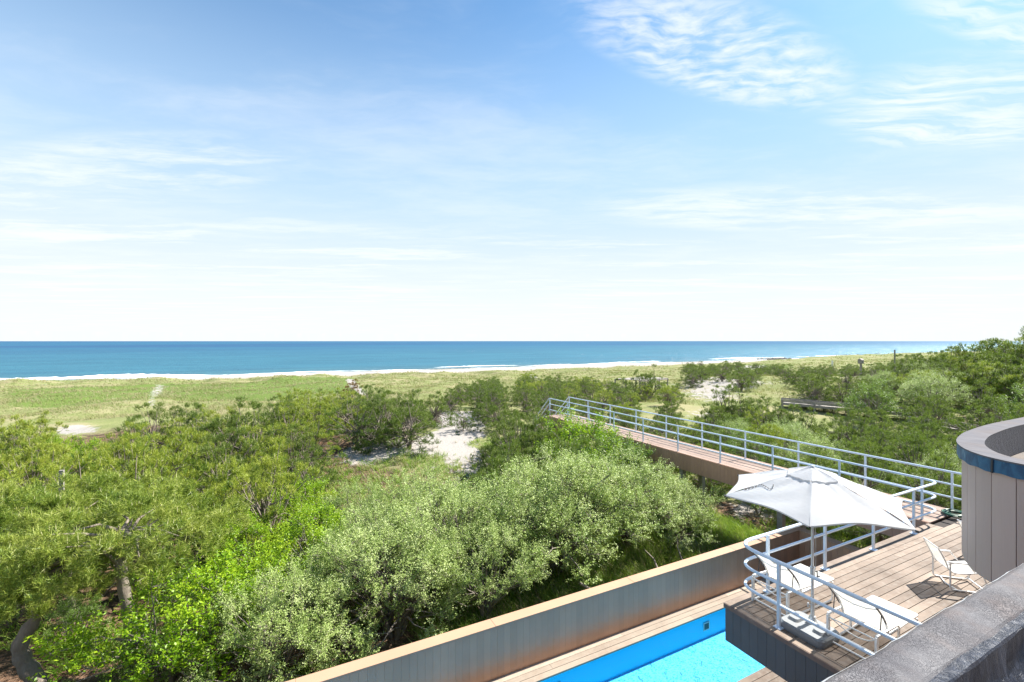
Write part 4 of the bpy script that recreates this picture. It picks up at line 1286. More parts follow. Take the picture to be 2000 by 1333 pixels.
for k in range(3): VAR['G'].append(make_bush('G', 120 + k, 'green', 3.2, 1.65, 56, 15, 22, .062, .034, .3, .38, 4, name='green_shrub'))
VAR['R'].append(make_pine('R', 160, 3.6, 1.6, 'rust', z0=.1, b0=.12))
BASEH = {'P': 3.6, 'D': 3.6, 'C': 3.4, 'S': 3.2, 'B': 2.4, 'G': 3.2, 'R': 3.6}
for k_, lst in VAR.items():
    for o in lst: o.location = (0, 0, -500)

SPECIAL = [('B', 0, 12.7, 17.1, 3.6, 3.0, 'bayberry_bush', 'tall bright lime green bush poking up in front of the walkway', 'bush'),
('G', 1, 12.9, 15.2, 3.2, 1.5, 'green_shrub', 'rounded green shrub between the lime green bush and the walkway posts', 'shrub'),
('D', 0, 32.0, 24.6, 3, 0.2, 'pine_shrub', 'dark pine in front of the sandy hummock, farthest', 'pine'),
('D', 1, 32.0, 23.0, 3, 5.4, 'pine_shrub', 'dark pine in front of the sandy hummock, second farthest', 'pine'),
('D', 2, 31.7, 21.2, 2.8, 2.6, 'pine_shrub', 'dark pine in front of the sandy hummock, right of the farthest pair', 'pine'),
('D', 3, 27.0, 21.5, 2.8, 4.1, 'pine_shrub', 'dark pine in front of the sandy hummock, leftmost of the nearer ones', 'pine'),
('D', 4, 31.7, 19.8, 2.8, 0.2, 'pine_shrub', 'dark pine in front of the sandy hummock, third from right', 'pine'),
('D', 5, 31.5, 18.5, 2.6, 3.1, 'pine_shrub', 'dark pine in front of the sandy hummock, rightmost', 'pine'),
('D', 6, 27.9, 20.6, 2.6, 2.8, 'pine_shrub', 'dark pine in front of the sandy hummock, nearest', 'pine'),
('B', 1, -2.0, 11.8, 2.5, 5.4, 'bayberry_bush', 'bright green bush at lower left beside the straight dark trunk', 'bush'),
('G', 0, -2.4, 11.8, 1.5, 1.2, 'green_shrub', 'low dark green shrub at the bottom edge below the bright bush', 'shrub'),
('S', 3, 0.5, 11.2, 2.2, 5.3, 'olive_shrub', 'silvery shrub at the bottom left end of the pool wall, right of the bright bush', 'shrub'),
('S', 8, 2.5, 11.3, 2.7, 3.2, 'olive_shrub', 'silvery shrub standing at the bottom, second one along the pool wall', 'shrub'),
('S', 0, 8.9, 12.7, 3.3, 0.1, 'olive_shrub', 'silvery shrub with bare leaning stem left of the walkway posts', 'shrub'),
('S', 2, 10.9, 12.5, 3.1, 3.4, 'olive_shrub', 'rounded silvery shrub in front of the walkway posts', 'shrub'),
('S', 4, 12.4, 11.5, 2.3, 5.5, 'olive_shrub', 'rightmost silvery shrub nearest the dark end of the pool wall', 'shrub'),
('S', 1, 7.6, 11.9, 3.4, 0.0, 'olive_shrub', 'tall silvery shrub below the dark pines at the walkway stairs', 'shrub'),
('D', 0, 5.5, 28.5, 3.0, 2.7, 'pine_shrub', 'dark pine in the clump at the left rim of the sandy clearing, middle one', 'pine'),
('D', 1, 6.8, 26.9, 3.0, 0.5, 'pine_shrub', 'dark pine in the clump at the left rim of the sandy clearing, rightmost', 'pine'),
('D', 2, 4.1, 28.5, 2.8, 1.8, 'pine_shrub', 'dark pine in the clump at the left rim of the sandy clearing, leftmost', 'pine'),
('G', 0, -5.6, 12.4, 1.0, 2.1, 'green_shrub', 'low green understory shrub under the near pines, by the bent trunk', 'shrub'),
('G', 1, -4.4, 14.3, 1.2, 0.5, 'green_shrub', 'low green understory shrub under the near pines, between the bent and thin trunks', 'shrub'),
('G', 2, -2.2, 14.6, 1.3, 1.0, 'green_shrub', 'low green understory shrub under the near pines, right of the straight trunk', 'shrub'),
('G', 3, -3.9, 11.6, 0.8, 5.4, 'green_shrub', 'low green understory shrub under the near pines, nearest the bottom edge', 'shrub'),
('G', 4, -6.2, 16.2, 1.3, 2.6, 'green_shrub', 'low green understory shrub under the near pines, farthest back', 'shrub'),
('G', 5, -1.6, 12.2, 1.2, 2.1, 'green_shrub', 'low green understory shrub under the near pines, beside the bright bush', 'shrub'),
('D', 2, 11.1, 29.2, 1.5, 2.4, 'pine_shrub', 'small lone pine standing on the sand in the clearing', 'pine'),
('D', 3, 10.1, 23.4, 1.2, 0.5, 'pine_shrub', 'very small pine at the right rim of the sandy clearing', 'pine'),
('R', 0, 9.1, 68.2, 2.6, 1.3, 'pine_shrub', 'browned rust coloured pine on the dune edge left of the sandy clearing', 'pine'),
('D', 1, 35.3, 36.6, 3.4, 1.1, 'pine_shrub', 'pine sticking up behind the far timber platform', 'pine'),
('G', 2, 8.3, 11.6, 1.2, 2.5, 'green_shrub', 'low green shrub in the grass just behind the pool wall', 'shrub'),
('D', 0, 71.9, 17.9, 6.5, 1.4, 'pine_tree', 'pine on the skyline of the right-hand rise, first from the picture edge', 'pine'),
('D', 1, 74.4, 19.4, 6.5, 2.3, 'pine_tree', 'pine on the skyline of the right-hand rise, second from the picture edge', 'pine'),
('P', 2, 76.7, 21.2, 6, 4.4, 'pine_tree', 'pine on the skyline of the right-hand rise, third from the picture edge', 'pine'),
('D', 3, 77.5, 22.6, 5.6, 5.6, 'pine_tree', 'pine on the skyline of the right-hand rise, fourth from the picture edge', 'pine'),
('D', 4, 80.1, 24.5, 5.2, 2.3, 'pine_tree', 'pine on the skyline of the right-hand rise, fifth from the picture edge', 'pine'),
('P', 5, 79.5, 25.4, 4.6, 4.8, 'pine_tree', 'pine on the skyline of the right-hand rise, sixth from the picture edge', 'pine'),
('D', 6, 74.1, 24.9, 4.2, 2.5, 'pine_tree', 'pine on the skyline of the right-hand rise, seventh from the picture edge', 'pine'),
('D', 7, 73.7, 25.8, 4, 2.7, 'pine_tree', 'pine on the skyline of the right-hand rise, eighth from the picture edge', 'pine'),
('P', 8, 72.4, 26.5, 3.8, 4.4, 'pine_tree', 'pine on the skyline of the right-hand rise, ninth from the picture edge', 'pine'),
('D', 9, 71.6, 27.5, 3.6, 0.3, 'pine_tree', 'pine on the skyline of the right-hand rise, tenth from the picture edge', 'pine'),
('D', 10, 68.1, 27.4, 3.4, 4.5, 'pine_tree', 'pine on the skyline of the right-hand rise, eleventh from the picture edge', 'pine'),
('D', 2, 71.0, 18.4, 5, 5.5, 'pine_tree', 'dark pine on the slope below the skyline trees, first from the picture edge', 'pine'),
('D', 3, 58.6, 15.3, 4.4, 4.6, 'pine_tree', 'dark green pine on the slope below the skyline trees, second from the picture edge', 'pine'),
('P', 4, 78.9, 21.3, 5, 2.4, 'pine_tree', 'paler green pine on the slope below the skyline trees, third from the picture edge', 'pine'),
('D', 5, 60.9, 16.9, 4.6, 5.7, 'pine_tree', 'dark pine on the slope below the skyline trees, fourth from the picture edge', 'pine'),
('D', 6, 69.3, 19.8, 5, 2.0, 'pine_tree', 'dark green pine on the slope below the skyline trees, fifth from the picture edge', 'pine'),
('P', 7, 58.8, 17.5, 4.4, 5.4, 'pine_tree', 'paler green pine on the slope below the skyline trees, sixth from the picture edge', 'pine'),
('D', 8, 67.8, 20.6, 4.6, 2.0, 'pine_tree', 'dark pine on the slope below the skyline trees, seventh from the picture edge', 'pine'),
('D', 9, 59.0, 18.8, 4, 3.0, 'pine_tree', 'dark green pine on the slope below the skyline trees, eighth from the picture edge', 'pine'),
('P', 10, 70.1, 22.8, 4, 2.1, 'pine_tree', 'paler green pine on the slope below the skyline trees, ninth from the picture edge', 'pine'),
('D', 11, 57.5, 19.6, 3.8, 5.1, 'pine_tree', 'dark pine on the slope below the skyline trees, tenth from the picture edge', 'pine'),
('D', 12, 67.2, 23.1, 3.8, 2.2, 'pine_tree', 'dark green pine on the slope below the skyline trees, eleventh from the picture edge', 'pine'),
('P', 13, 56.5, 20.6, 3.6, 3.3, 'pine_tree', 'paler green pine on the slope below the skyline trees, twelfth from the picture edge', 'pine'),
('D', 14, 64.7, 23.8, 3.6, 5.1, 'pine_tree', 'dark pine on the slope below the skyline trees, thirteenth from the picture edge', 'pine'),
('D', 15, 63.5, 25.0, 3.4, 5.8, 'pine_tree', 'dark green pine on the slope below the skyline trees, fourteenth from the picture edge', 'pine'),
('P', 16, 57.2, 23.3, 3, 5.7, 'pine_tree', 'paler green pine on the slope below the skyline trees, fifteenth from the picture edge', 'pine'),
('D', 17, 62.3, 26.1, 3, 3.7, 'pine_tree', 'dark pine on the slope below the skyline trees, sixteenth from the picture edge', 'pine'),
('D', 0, 17.6, 14.6, 1.9, 5.9, 'undergrowth_shrub', 'dark pine shrub in the shade just beyond the walkway posts, first from left', 'shrub'),
('G', 1, 17.9, 12.2, 1.9, 5.4, 'undergrowth_shrub', 'leafy green shrub in the shade just beyond the walkway posts, second from left', 'shrub'),
('D', 2, 18.2, 10.2, 1.9, 0.7, 'undergrowth_shrub', 'dark pine shrub in the shade just beyond the walkway posts, third from left', 'shrub'),
('G', 3, 18.5, 8.2, 1.9, 3.9, 'undergrowth_shrub', 'leafy green shrub in the shade just beyond the walkway posts, fourth from left', 'shrub')]
FARWALKS = [('beach_platform', (1225, 742, 1.6), (1282, 738, 1.6), 3.0, 'grey timber lookout platform in the scrub beyond the walkway stairs', False), ('neighbour_boardwalk', (1600, 795, 0.5), (1712, 806, 0.5), 1.3, 'grey timber boardwalk with rails crossing the scrub right of the hummock', True), ('neighbour_boardwalk', (1845, 832, 0.7), (1935, 851, 0.7), 1.3, 'grey timber boardwalk disappearing behind the curved roof', True)]
WALKPTS = {'beach_platform1225': ((35.2, 40.0), (43.4, 43.8)), 'neighbour_boardwalk1600': ((42.8, 26.8), (48.5, 18.4)), 'neighbour_boardwalk1845': ((44.3, 17.1), (42.0, 10.5)), 'pole': (69.0, 28.8), 'box': (74.2, 35.0), 'white': (153.3, 80.1), 'stake': (-6.2, 19.1)}
PLANTS=[
(-0.6,12.7,'B',2.5,'bright',0.5,68),(-1.0,16.1,'B',2.2,'bright',3.6,28),(0.9,16.4,'B',2.2,'bright',3.7,6),(0.6,18.9,'B',2.4,'bright',4.4,76),(0.8,14.4,'B',2.6,'bright',4.5,44),(-8.3,28.1,'B',2.0,'bright3',0.7,60),(-10.0,30.0,'B',1.7,'bright3',3.5,81),(-7.8,25.8,'B',2.0,'bright3',5.9,49),(6.3,11.8,'S',3.2,'olive',3.7,1),(8.3,13.9,'S',2.8,'olive',4.7,9),(4.0,15.0,'S',3.3,'olive',3.5,68),(2.3,11.7,'S',3.2,'olive',4.6,92),(2.3,13.7,'S',2.7,'olive',3.6,88),(4.7,10.8,'S',2.8,'olive',3.3,15),(-0.2,10.8,'S',2.7,'olive',2.8,58),(4.3,12.7,'S',3.5,'olive',4.9,97),(2.4,16.5,'S',2.7,'olive',1.4,3),(6.2,14.6,'S',2.9,'olive',1.8,24),(-11.0,28.7,'P',3.3,'pineleft',0.3,78),(-8.4,23.8,'P',3.7,'pineleft',3.7,36),(-4.5,28.4,'P',3.2,'pineleft',5.4,44),(-6.2,24.8,'P',3.3,'pineleft',5.2,12),(-10.6,23.3,'P',4.1,'pineleft',5.3,96),(6.3,34.0,'P',2.8,'pineleft',4.5,93),(1.5,32.5,'P',3.9,'pineleft',3.1,62),(1.4,26.2,'P',2.9,'pineleft',4.5,57),(-3.2,23.9,'P',2.8,'pineleft',5.5,31),(-1.2,20.1,'P',2.9,'pineleft',6.1,37),(-5.8,27.0,'P',3.3,'pineleft',3.4,92),(-1.3,24.4,'P',3.7,'pineleft',4.4,68),(-9.5,25.9,'P',3.5,'pineleft',3.9,1),(-0.6,33.2,'P',2.9,'pineleft',4.3,1),(0.4,28.6,'P',3.5,'pineleft',2.3,73),(-7.4,22.3,'P',2.7,'pineleft',1.0,61),(-11.5,24.9,'P',4.0,'pineleft',2.8,89),(-2.5,27.5,'P',3.8,'pineleft',2.4,36),(-2.2,30.1,'P',2.8,'pineleft',1.8,27),(2.9,36.0,'P',3.1,'pineleft',5.3,81),(2.1,40.5,'P',2.7,'pineleft',5.3,53),(-4.1,19.7,'P',4.2,'pineleft',1.4,19),(5.7,32.1,'P',2.8,'pineleft',1.5,86),(7.9,31.3,'P',3.4,'pineleft',3.8,54),(-5.8,17.7,'P',2.8,'pineleft',6.0,26),(-2.1,17.1,'P',3.7,'pineleft',2.9,34),(-0.5,22.6,'P',2.7,'pineleft',1.7,24),(1.6,37.6,'P',3.1,'pineleft',1.0,74),(3.7,37.9,'P',2.9,'pineleft',1.3,41),(-2.3,21.9,'P',3.8,'pineleft',2.3,0),(-3.9,26.1,'P',3.1,'pineleft',2.2,48),(-13.9,31.6,'P',3.1,'pineleft',1.5,71),(0.9,21.8,'P',2.7,'pineleft',1.7,5),(7.1,36.9,'P',2.8,'pineleft',1.1,52),(0.1,35.4,'P',2.7,'pineleft',5.2,65),(6.5,39.2,'P',3.2,'pineleft',1.1,27),(-4.7,23.0,'P',4.1,'pineleft',3.3,2),(-9.2,22.2,'P',3.8,'pineleft',2.8,68),(0.6,24.5,'P',3.0,'pineleft',3.8,95),(-12.0,26.7,'P',3.9,'pineleft',1.5,40),(-6.2,30.5,'P',3.2,'pineleft',5.6,0),(-8.1,18.6,'P',3.4,'pineleft',4.0,76),(-3.8,32.4,'P',2.9,'pineleft',1.4,27),(-4.3,30.5,'P',3.3,'pineleft',0.6,80),(9.0,34.2,'P',2.8,'pineleft',2.8,41),(2.7,34.2,'P',3.0,'pineleft',3.4,9),(3.7,32.5,'P',3.3,'pineleft',6.1,74),(-3.9,16.8,'P',3.5,'pineleft',2.7,77),(0.5,39.3,'P',3.0,'pineleft',0.8,49),(-12.7,29.2,'P',2.9,'pineleft',0.5,64),(-6.7,28.6,'P',2.8,'pineleft',3.1,15),(-14.8,33.1,'P',2.7,'pineleft',3.9,55),(-11.1,31.7,'P',2.7,'pineleft',5.6,63),(-5.6,33.4,'P',2.7,'pineleft',6.1,25),(-8.6,20.6,'P',3.4,'pineleft',3.9,41),(-1.3,26.1,'P',4.0,'pineleft',0.6,0),(-0.0,30.5,'P',2.9,'pineleft',4.7,85),(7.0,41.7,'P',2.9,'pineleft',3.9,17),(-6.2,20.4,'P',3.8,'pineleft',2.3,83),(-0.4,17.8,'P',4.1,'pineleft',5.2,9),(4.6,40.9,'P',2.8,'pineleft',1.6,63),(1.8,30.5,'P',3.0,'pineleft',4.7,13),(4.8,36.1,'P',3.0,'pineleft',0.5,21),(19.1,49.6,'P',2.2,'pineclear',3.9,45),(29.7,65.0,'P',2.8,'pineclear',1.3,63),(21.7,50.4,'P',2.4,'pineclear',0.9,29),(15.9,35.7,'P',2.9,'pineclear',6.1,14),(13.4,28.7,'P',2.7,'pineclear',2.7,21),(25.3,58.6,'P',2.8,'pineclear',5.4,18),(31.6,70.3,'P',2.5,'pineclear',5.2,96),(24.8,54.2,'P',2.7,'pineclear',3.6,7),(18.7,40.2,'P',3.0,'pineclear',4.0,32),(16.2,38.5,'P',2.6,'pineclear',2.4,92),(19.7,43.2,'P',2.8,'pineclear',1.0,79),(28.2,61.7,'P',2.9,'pineclear',2.6,62),(13.1,37.3,'P',2.4,'pineclear',1.7,64),(22.6,56.3,'P',2.4,'pineclear',3.7,59),(20.4,46.8,'P',2.3,'pineclear',0.4,66),(34.1,75.4,'P',2.3,'pineclear',2.1,81),(13.7,31.3,'P',2.3,'pineclear',0.6,36),(15.3,33.1,'P',3.0,'pineclear',1.0,4),(17.5,46.8,'P',2.3,'pineclear',3.4,23),(16.3,43.5,'P',2.5,'pineclear',5.5,2),(26.4,64.3,'P',2.2,'pineclear',6.0,21),(28.7,68.4,'P',2.5,'pineclear',0.3,52),(10.0,32.2,'P',3.0,'pineclear',4.3,69),(10.7,18.8,'P',3.5,'pinewalk',2.5,93),(10.0,16.9,'P',3.3,'pinewalk',4.6,54),(12.2,20.3,'P',3.9,'pinewalk',4.0,3),(11.6,22.4,'P',3.5,'pinewalk',0.3,65),(13.2,21.6,'P',3.3,'pinewalk',5.4,36),(8.6,15.6,'P',3.4,'pinewalk',4.6,53),(10.8,21.0,'P',3.5,'pinewalk',4.3,87),(10.2,14.6,'P',3.7,'pinewalk',1.2,65),(13.6,23.2,'P',3.3,'pinewalk',4.8,52),(11.1,15.8,'P',3.5,'pinewalk',3.3,42),(12.5,24.3,'P',3.1,'pinewalk',1.2,69),(8.5,17.1,'P',3.5,'pinewalk',3.4,26),(9.3,18.6,'P',3.2,'pinewalk',0.4,48),(13.1,19.1,'P',3.1,'pinewalk',0.2,67),(26.1,37.6,'P',2.6,'band',1.6,92),(29.3,51.0,'P',2.5,'band',4.6,24),(37.0,60.7,'P',2.6,'band',4.4,55),(40.8,56.9,'P',2.0,'band',2.2,38),(23.3,13.5,'P',2.5,'band',5.1,62),(42.8,77.0,'P',2.0,'band',1.2,65),(38.8,70.1,'P',2.6,'band',6.2,88),(37.6,65.5,'P',2.6,'band',0.3,85),(29.0,19.9,'P',3.1,'band',6.0,44),(29.2,39.7,'P',2.5,'band',3.2,93),(25.1,33.6,'P',2.4,'band',3.5,55),(41.1,60.6,'P',2.4,'band',0.7,22),(37.2,53.8,'P',2.3,'band',5.3,27),(24.5,28.3,'P',2.7,'band',6.2,42),(39.5,48.8,'P',1.9,'band',6.3,80),(32.7,52.0,'P',2.9,'band',5.8,43),(31.0,56.6,'P',2.7,'band',4.8,13),(18.1,29.3,'P',3.3,'band',0.4,97),(27.3,30.7,'P',2.0,'band',3.7,16),(26.3,41.6,'P',2.3,'band',0.3,97),(28.5,27.1,'P',2.0,'band',0.1,31),(42.3,65.8,'P',2.7,'band',4.4,85),(18.6,33.6,'P',2.9,'band',0.8,29),(21.3,35.4,'P',2.1,'band',0.6,61),(34.2,45.4,'P',2.3,'band',3.2,77),(24.9,45.7,'P',2.5,'band',2.2,84),(24.9,21.5,'P',2.4,'band',3.0,92),(22.5,18.1,'P',3.0,'band',3.7,29),(31.8,30.6,'P',2.4,'band',0.4,72),(21.9,29.2,'P',2.2,'band',0.3,17),(33.4,38.7,'P',1.9,'band',0.9,97),(29.6,45.0,'P',2.2,'band',5.8,1),(19.6,26.7,'P',2.6,'band',0.5,51),(29.1,15.9,'P',2.0,'band',5.7,68),(28.5,22.8,'P',2.8,'band',0.5,33),(40.7,73.8,'P',3.1,'band',4.7,4),(23.5,38.2,'P',2.9,'band',4.3,65),(35.3,33.1,'P',2.2,'band',2.5,43),(31.4,21.6,'P',2.1,'band',4.6,93),(33.7,61.4,'P',3.0,'band',3.3,18),(33.0,48.8,'P',2.2,'band',5.7,1),(21.2,23.5,'P',2.9,'band',2.8,59),(19.5,15.6,'P',3.2,'band',1.6,51),(31.5,42.6,'P',2.3,'band',2.9,32),(21.0,31.5,'P',2.8,'band',2.5,71),(30.5,35.5,'P',2.7,'band',2.2,22),(25.9,17.6,'P',2.2,'band',5.9,88),(28.1,33.8,'P',2.6,'band',1.4,19),(26.2,25.1,'P',2.4,'band',4.7,23),(22.6,26.0,'P',2.6,'band',4.0,60),(28.3,47.7,'P',2.4,'band',3.9,88),(33.5,35.3,'P',2.1,'band',1.3,4),(23.7,23.5,'P',2.4,'band',5.2,21),(22.4,41.4,'P',2.5,'band',2.5,82),(26.8,14.2,'P',2.1,'band',5.7,57),(23.7,15.7,'P',3.3,'band',2.6,48),(34.7,57.2,'P',2.1,'band',1.8,30),(33.7,21.5,'P',1.9,'band',3.8,57),(31.4,17.7,'P',2.3,'band',5.5,21),(21.7,20.5,'P',2.7,'band',0.2,87),(19.4,18.9,'P',3.3,'band',4.2,42),(36.3,50.6,'P',2.6,'band',5.7,28),(31.2,24.1,'P',2.0,'band',3.2,3),(40.4,52.5,'P',2.0,'band',2.0,86),(24.6,31.1,'P',2.6,'band',3.9,28),(36.2,15.9,'C',2.7,'cedar',6.2,81),(29.1,10.9,'C',3.0,'cedar',2.7,97),(33.3,14.7,'C',2.8,'cedar',5.9,83),(25.3,9.7,'C',3.4,'cedar',5.0,75),(32.7,11.9,'C',2.8,'cedar',6.2,30),(37.9,14.0,'C',2.7,'cedar',0.6,19),(25.2,13.1,'C',3.1,'cedar',2.3,50),(21.5,10.2,'C',3.3,'cedar',2.2,38),(29.3,13.3,'C',2.7,'cedar',2.1,87),(31.0,14.9,'C',3.3,'cedar',3.6,83),(35.5,13.6,'C',2.6,'cedar',3.3,8),(22.2,8.0,'C',3.3,'cedar',4.1,41),(27.3,12.3,'C',2.9,'cedar',5.4,52),(34.1,17.2,'C',2.8,'cedar',3.5,83),(23.7,11.3,'C',2.8,'cedar',5.7,76),(27.5,9.2,'C',3.3,'cedar',0.2,4),(21.6,12.0,'S',3.1,'mix',1.6,49),(27.8,17.1,'S',2.6,'mix',3.7,7),(31.5,9.7,'D',2.5,'mix',5.4,9),(24.8,8.1,'S',2.9,'mix',3.3,59),(20.3,7.4,'D',2.9,'mix',3.4,45),(34.4,9.7,'S',2.4,'mix',4.6,4),(21.7,15.4,'G',3.0,'mix',5.3,11),(30.4,12.0,'C',2.6,'mix',5.9,74),(25.9,15.8,'S',2.7,'mix',2.5,77),(24.2,18.0,'S',2.8,'mix',2.6,40),(29.4,8.8,'D',2.7,'mix',2.2,98),(21.9,5.9,'D',2.9,'mix',6.2,30),(19.8,10.9,'C',3.1,'mix',0.9,88),(27.4,7.4,'C',2.6,'mix',1.4,75),(25.8,11.3,'D',2.7,'mix',4.6,28),(19.9,13.5,'C',3.1,'mix',5.5,68),(18.8,5.5,'D',3.1,'mix',3.6,51),(31.2,19.5,'D',2.5,'mix',2.3,80),(26.6,19.3,'C',2.5,'mix',6.0,71),(23.3,9.2,'S',2.3,'lowright',5.2,40),(19.9,9.1,'S',2.0,'lowright',5.4,13),(48.6,24.5,'P',3.4,'bushes',4.3,92),(47.1,21.5,'P',3.5,'bushes',0.9,23),(53.3,25.5,'P',2.8,'bushes',5.2,94),(49.6,27.6,'P',3.0,'bushes',5.6,8),(46.0,25.6,'P',3.6,'bushes',0.1,24),(51.3,23.4,'P',2.9,'bushes',6.0,65),(143.0,99.5,'P',2.2,'farline',3.7,25),(145.2,114.7,'P',2.0,'farline',0.4,71),(87.8,36.3,'P',2.4,'farline',3.5,94),(89.7,66.8,'P',2.5,'farline',4.9,37),(102.0,57.7,'P',2.6,'farline',1.6,34),(64.9,50.3,'P',2.7,'farline',2.1,25),(95.5,85.6,'P',2.6,'farline',4.6,29),(112.6,74.5,'P',2.4,'farline',5.1,5),(117.4,86.6,'P',2.8,'farline',5.7,8),(128.1,111.5,'P',2.7,'farline',5.2,16),(75.5,52.2,'P',2.2,'farline',0.8,43),(132.2,55.3,'P',3.0,'farline',2.5,34),(107.8,60.9,'P',2.3,'farline',5.2,42),(152.4,123.8,'P',2.1,'farline',2.8,39),(161.8,136.8,'P',2.5,'farline',4.5,50),(141.7,60.3,'P',2.2,'farline',3.0,51),(131.8,90.4,'P',2.1,'farline',3.4,15),(70.3,56.1,'P',2.9,'farline',2.3,8),(103.1,83.6,'P',2.2,'farline',0.8,4),(106.1,70.8,'P',2.5,'farline',2.9,42),(127.5,82.4,'P',2.0,'farline',4.7,68),(53.3,41.7,'P',2.3,'farline',2.9,31),(128.6,98.6,'P',2.4,'farline',2.4,5),(116.3,67.7,'P',2.1,'farline',0.1,66),(113.6,56.6,'P',2.7,'farline',1.2,83),(67.1,30.2,'P',2.8,'farline',2.5,97),(58.8,51.6,'P',2.6,'farline',0.7,3),(58.8,35.5,'P',2.2,'farline',5.1,84),(92.0,79.0,'P',2.8,'farline',5.6,24),(118.8,104.2,'P',2.9,'farline',6.0,77),(90.7,44.3,'P',2.2,'farline',0.2,32),(98.2,70.2,'P',2.3,'farline',4.0,50),(151.7,63.0,'P',3.1,'farline',4.6,40),(110.0,89.5,'P',2.4,'farline',5.4,43),(133.3,63.7,'P',2.1,'farline',4.7,73),(136.4,118.8,'P',2.1,'farline',0.6,51),(88.0,74.0,'P',2.5,'farline',2.6,77),(83.0,67.6,'P',3.0,'farline',1.1,32),(61.2,30.3,'P',2.5,'farline',4.2,10),(71.6,29.9,'P',2.4,'farline',5.6,43),(135.6,106.2,'P',2.1,'farline',1.9,92),(78.2,42.0,'P',2.4,'farline',5.3,39),(117.4,49.3,'P',2.2,'farline',3.9,91),(91.5,61.0,'P',2.7,'farline',2.2,48),(53.4,37.5,'P',2.3,'farline',5.3,76),(84.1,57.2,'P',2.2,'farline',2.5,32),(95.4,47.0,'P',2.6,'farline',2.4,0),(152.9,111.0,'P',2.1,'farline',2.2,26),(126.9,66.0,'P',2.1,'farline',4.4,95),(105.1,43.2,'P',2.1,'farline',4.8,61),(91.9,53.1,'P',2.0,'farline',2.2,5),(76.4,37.0,'P',2.0,'farline',3.9,1),(69.8,50.4,'P',2.5,'farline',2.7,36),(97.7,42.3,'P',2.4,'farline',5.8,59),(119.4,79.9,'P',2.4,'farline',4.0,12),(66.2,40.6,'P',2.5,'farline',1.6,67),(149.7,133.4,'P',2.8,'farline',6.1,78),(111.6,49.6,'P',3.0,'farline',5.5,46),(111.2,98.3,'P',2.1,'farline',1.5,53),(150.1,103.4,'P',2.0,'farline',5.9,31),(161.9,118.7,'P',2.3,'farline',4.3,90),(124.4,72.4,'P',2.3,'farline',3.4,94),(84.5,46.5,'P',2.3,'farline',2.8,28),(98.4,79.4,'P',2.4,'farline',2.4,92),(60.5,42.9,'P',2.2,'farline',3.0,79),(101.2,63.8,'P',2.4,'farline',2.2,63),(74.9,62.0,'P',3.1,'farline',0.5,88),(65.4,35.5,'P',2.2,'farline',4.8,89),(124.5,92.1,'P',3.0,'farline',5.2,63),(69.9,43.8,'P',2.1,'farline',6.2,75),(99.5,52.0,'P',2.0,'farline',3.9,93),(48.0,42.0,'P',2.9,'farline',1.0,75),(64.0,26.4,'P',2.4,'farline',5.3,23),(55.5,46.9,'P',2.8,'farline',0.8,18),(78.6,57.4,'P',2.5,'farline',0.3,85),(126.6,51.8,'P',2.5,'farline',5.8,70),(119.3,59.0,'P',2.1,'farline',0.0,54),(70.1,37.7,'P',2.2,'farline',0.7,0),(158.3,65.2,'P',2.6,'farline',6.2,94),(85.9,40.9,'P',2.2,'farline',2.9,20),(81.4,35.1,'P',2.3,'farline',2.2,41),(80.7,51.5,'P',2.7,'farline',2.8,7),(109.7,82.9,'P',2.7,'farline',2.2,44),(142.7,124.9,'P',2.2,'farline',0.5,83),(64.7,55.9,'P',2.5,'farline',2.0,96),(60.0,25.7,'P',3.0,'farline',2.8,79),(49.0,35.7,'P',3.0,'farline',2.7,11),(116.7,93.9,'P',2.1,'farline',1.3,64),(101.4,90.6,'P',2.1,'farline',4.6,5),(92.3,39.4,'P',2.6,'farline',1.2,2),(74.7,33.0,'P',2.4,'farline',2.1,60),(56.1,32.1,'P',2.9,'farline',0.4,1),(41.7,15.1,'D',3.6,'rightfield',3.7,19),(58.3,21.1,'S',3.7,'rightfield',0.3,37),(48.2,11.8,'G',4.2,'rightfield',2.4,72),(44.2,10.6,'P',3.5,'rightfield',2.1,89),(53.4,16.2,'C',3.5,'rightfield',4.4,53),(64.1,18.7,'S',3.5,'rightfield',1.6,84),(53.0,12.1,'D',3.3,'rightfield',5.2,70),(63.4,22.8,'D',3.3,'rightfield',3.9,16),(53.3,20.2,'G',3.1,'rightfield',4.6,2),(36.4,8.2,'D',3.7,'rightfield',5.0,22),(50.2,14.6,'D',3.1,'rightfield',2.7,56),(60.2,17.7,'P',3.2,'rightfield',4.2,92),(67.1,25.3,'S',3.3,'rightfield',5.9,87),(57.6,15.1,'D',3.5,'rightfield',4.3,32),(44.6,20.2,'G',4.0,'rightfield',2.2,11),(40.7,11.5,'D',3.7,'rightfield',6.0,22),(45.1,16.4,'D',3.6,'rightfield',0.2,96),(68.7,20.4,'P',3.3,'rightfield',1.2,30),(50.1,18.2,'S',4.1,'rightfield',4.8,95),(37.0,11.4,'P',3.3,'rightfield',1.2,57),(56.5,24.5,'S',3.1,'rightfield',2.0,54),(32.8,7.6,'C',4.0,'rightfield',5.5,20),(71.6,17.7,'P',4.0,'hill',4.6,71),(71.4,25.0,'D',4.9,'hill',0.8,66),(66.8,15.1,'P',4.3,'hill',0.8,83),(62.2,14.8,'P',5.5,'hill',2.0,65),]


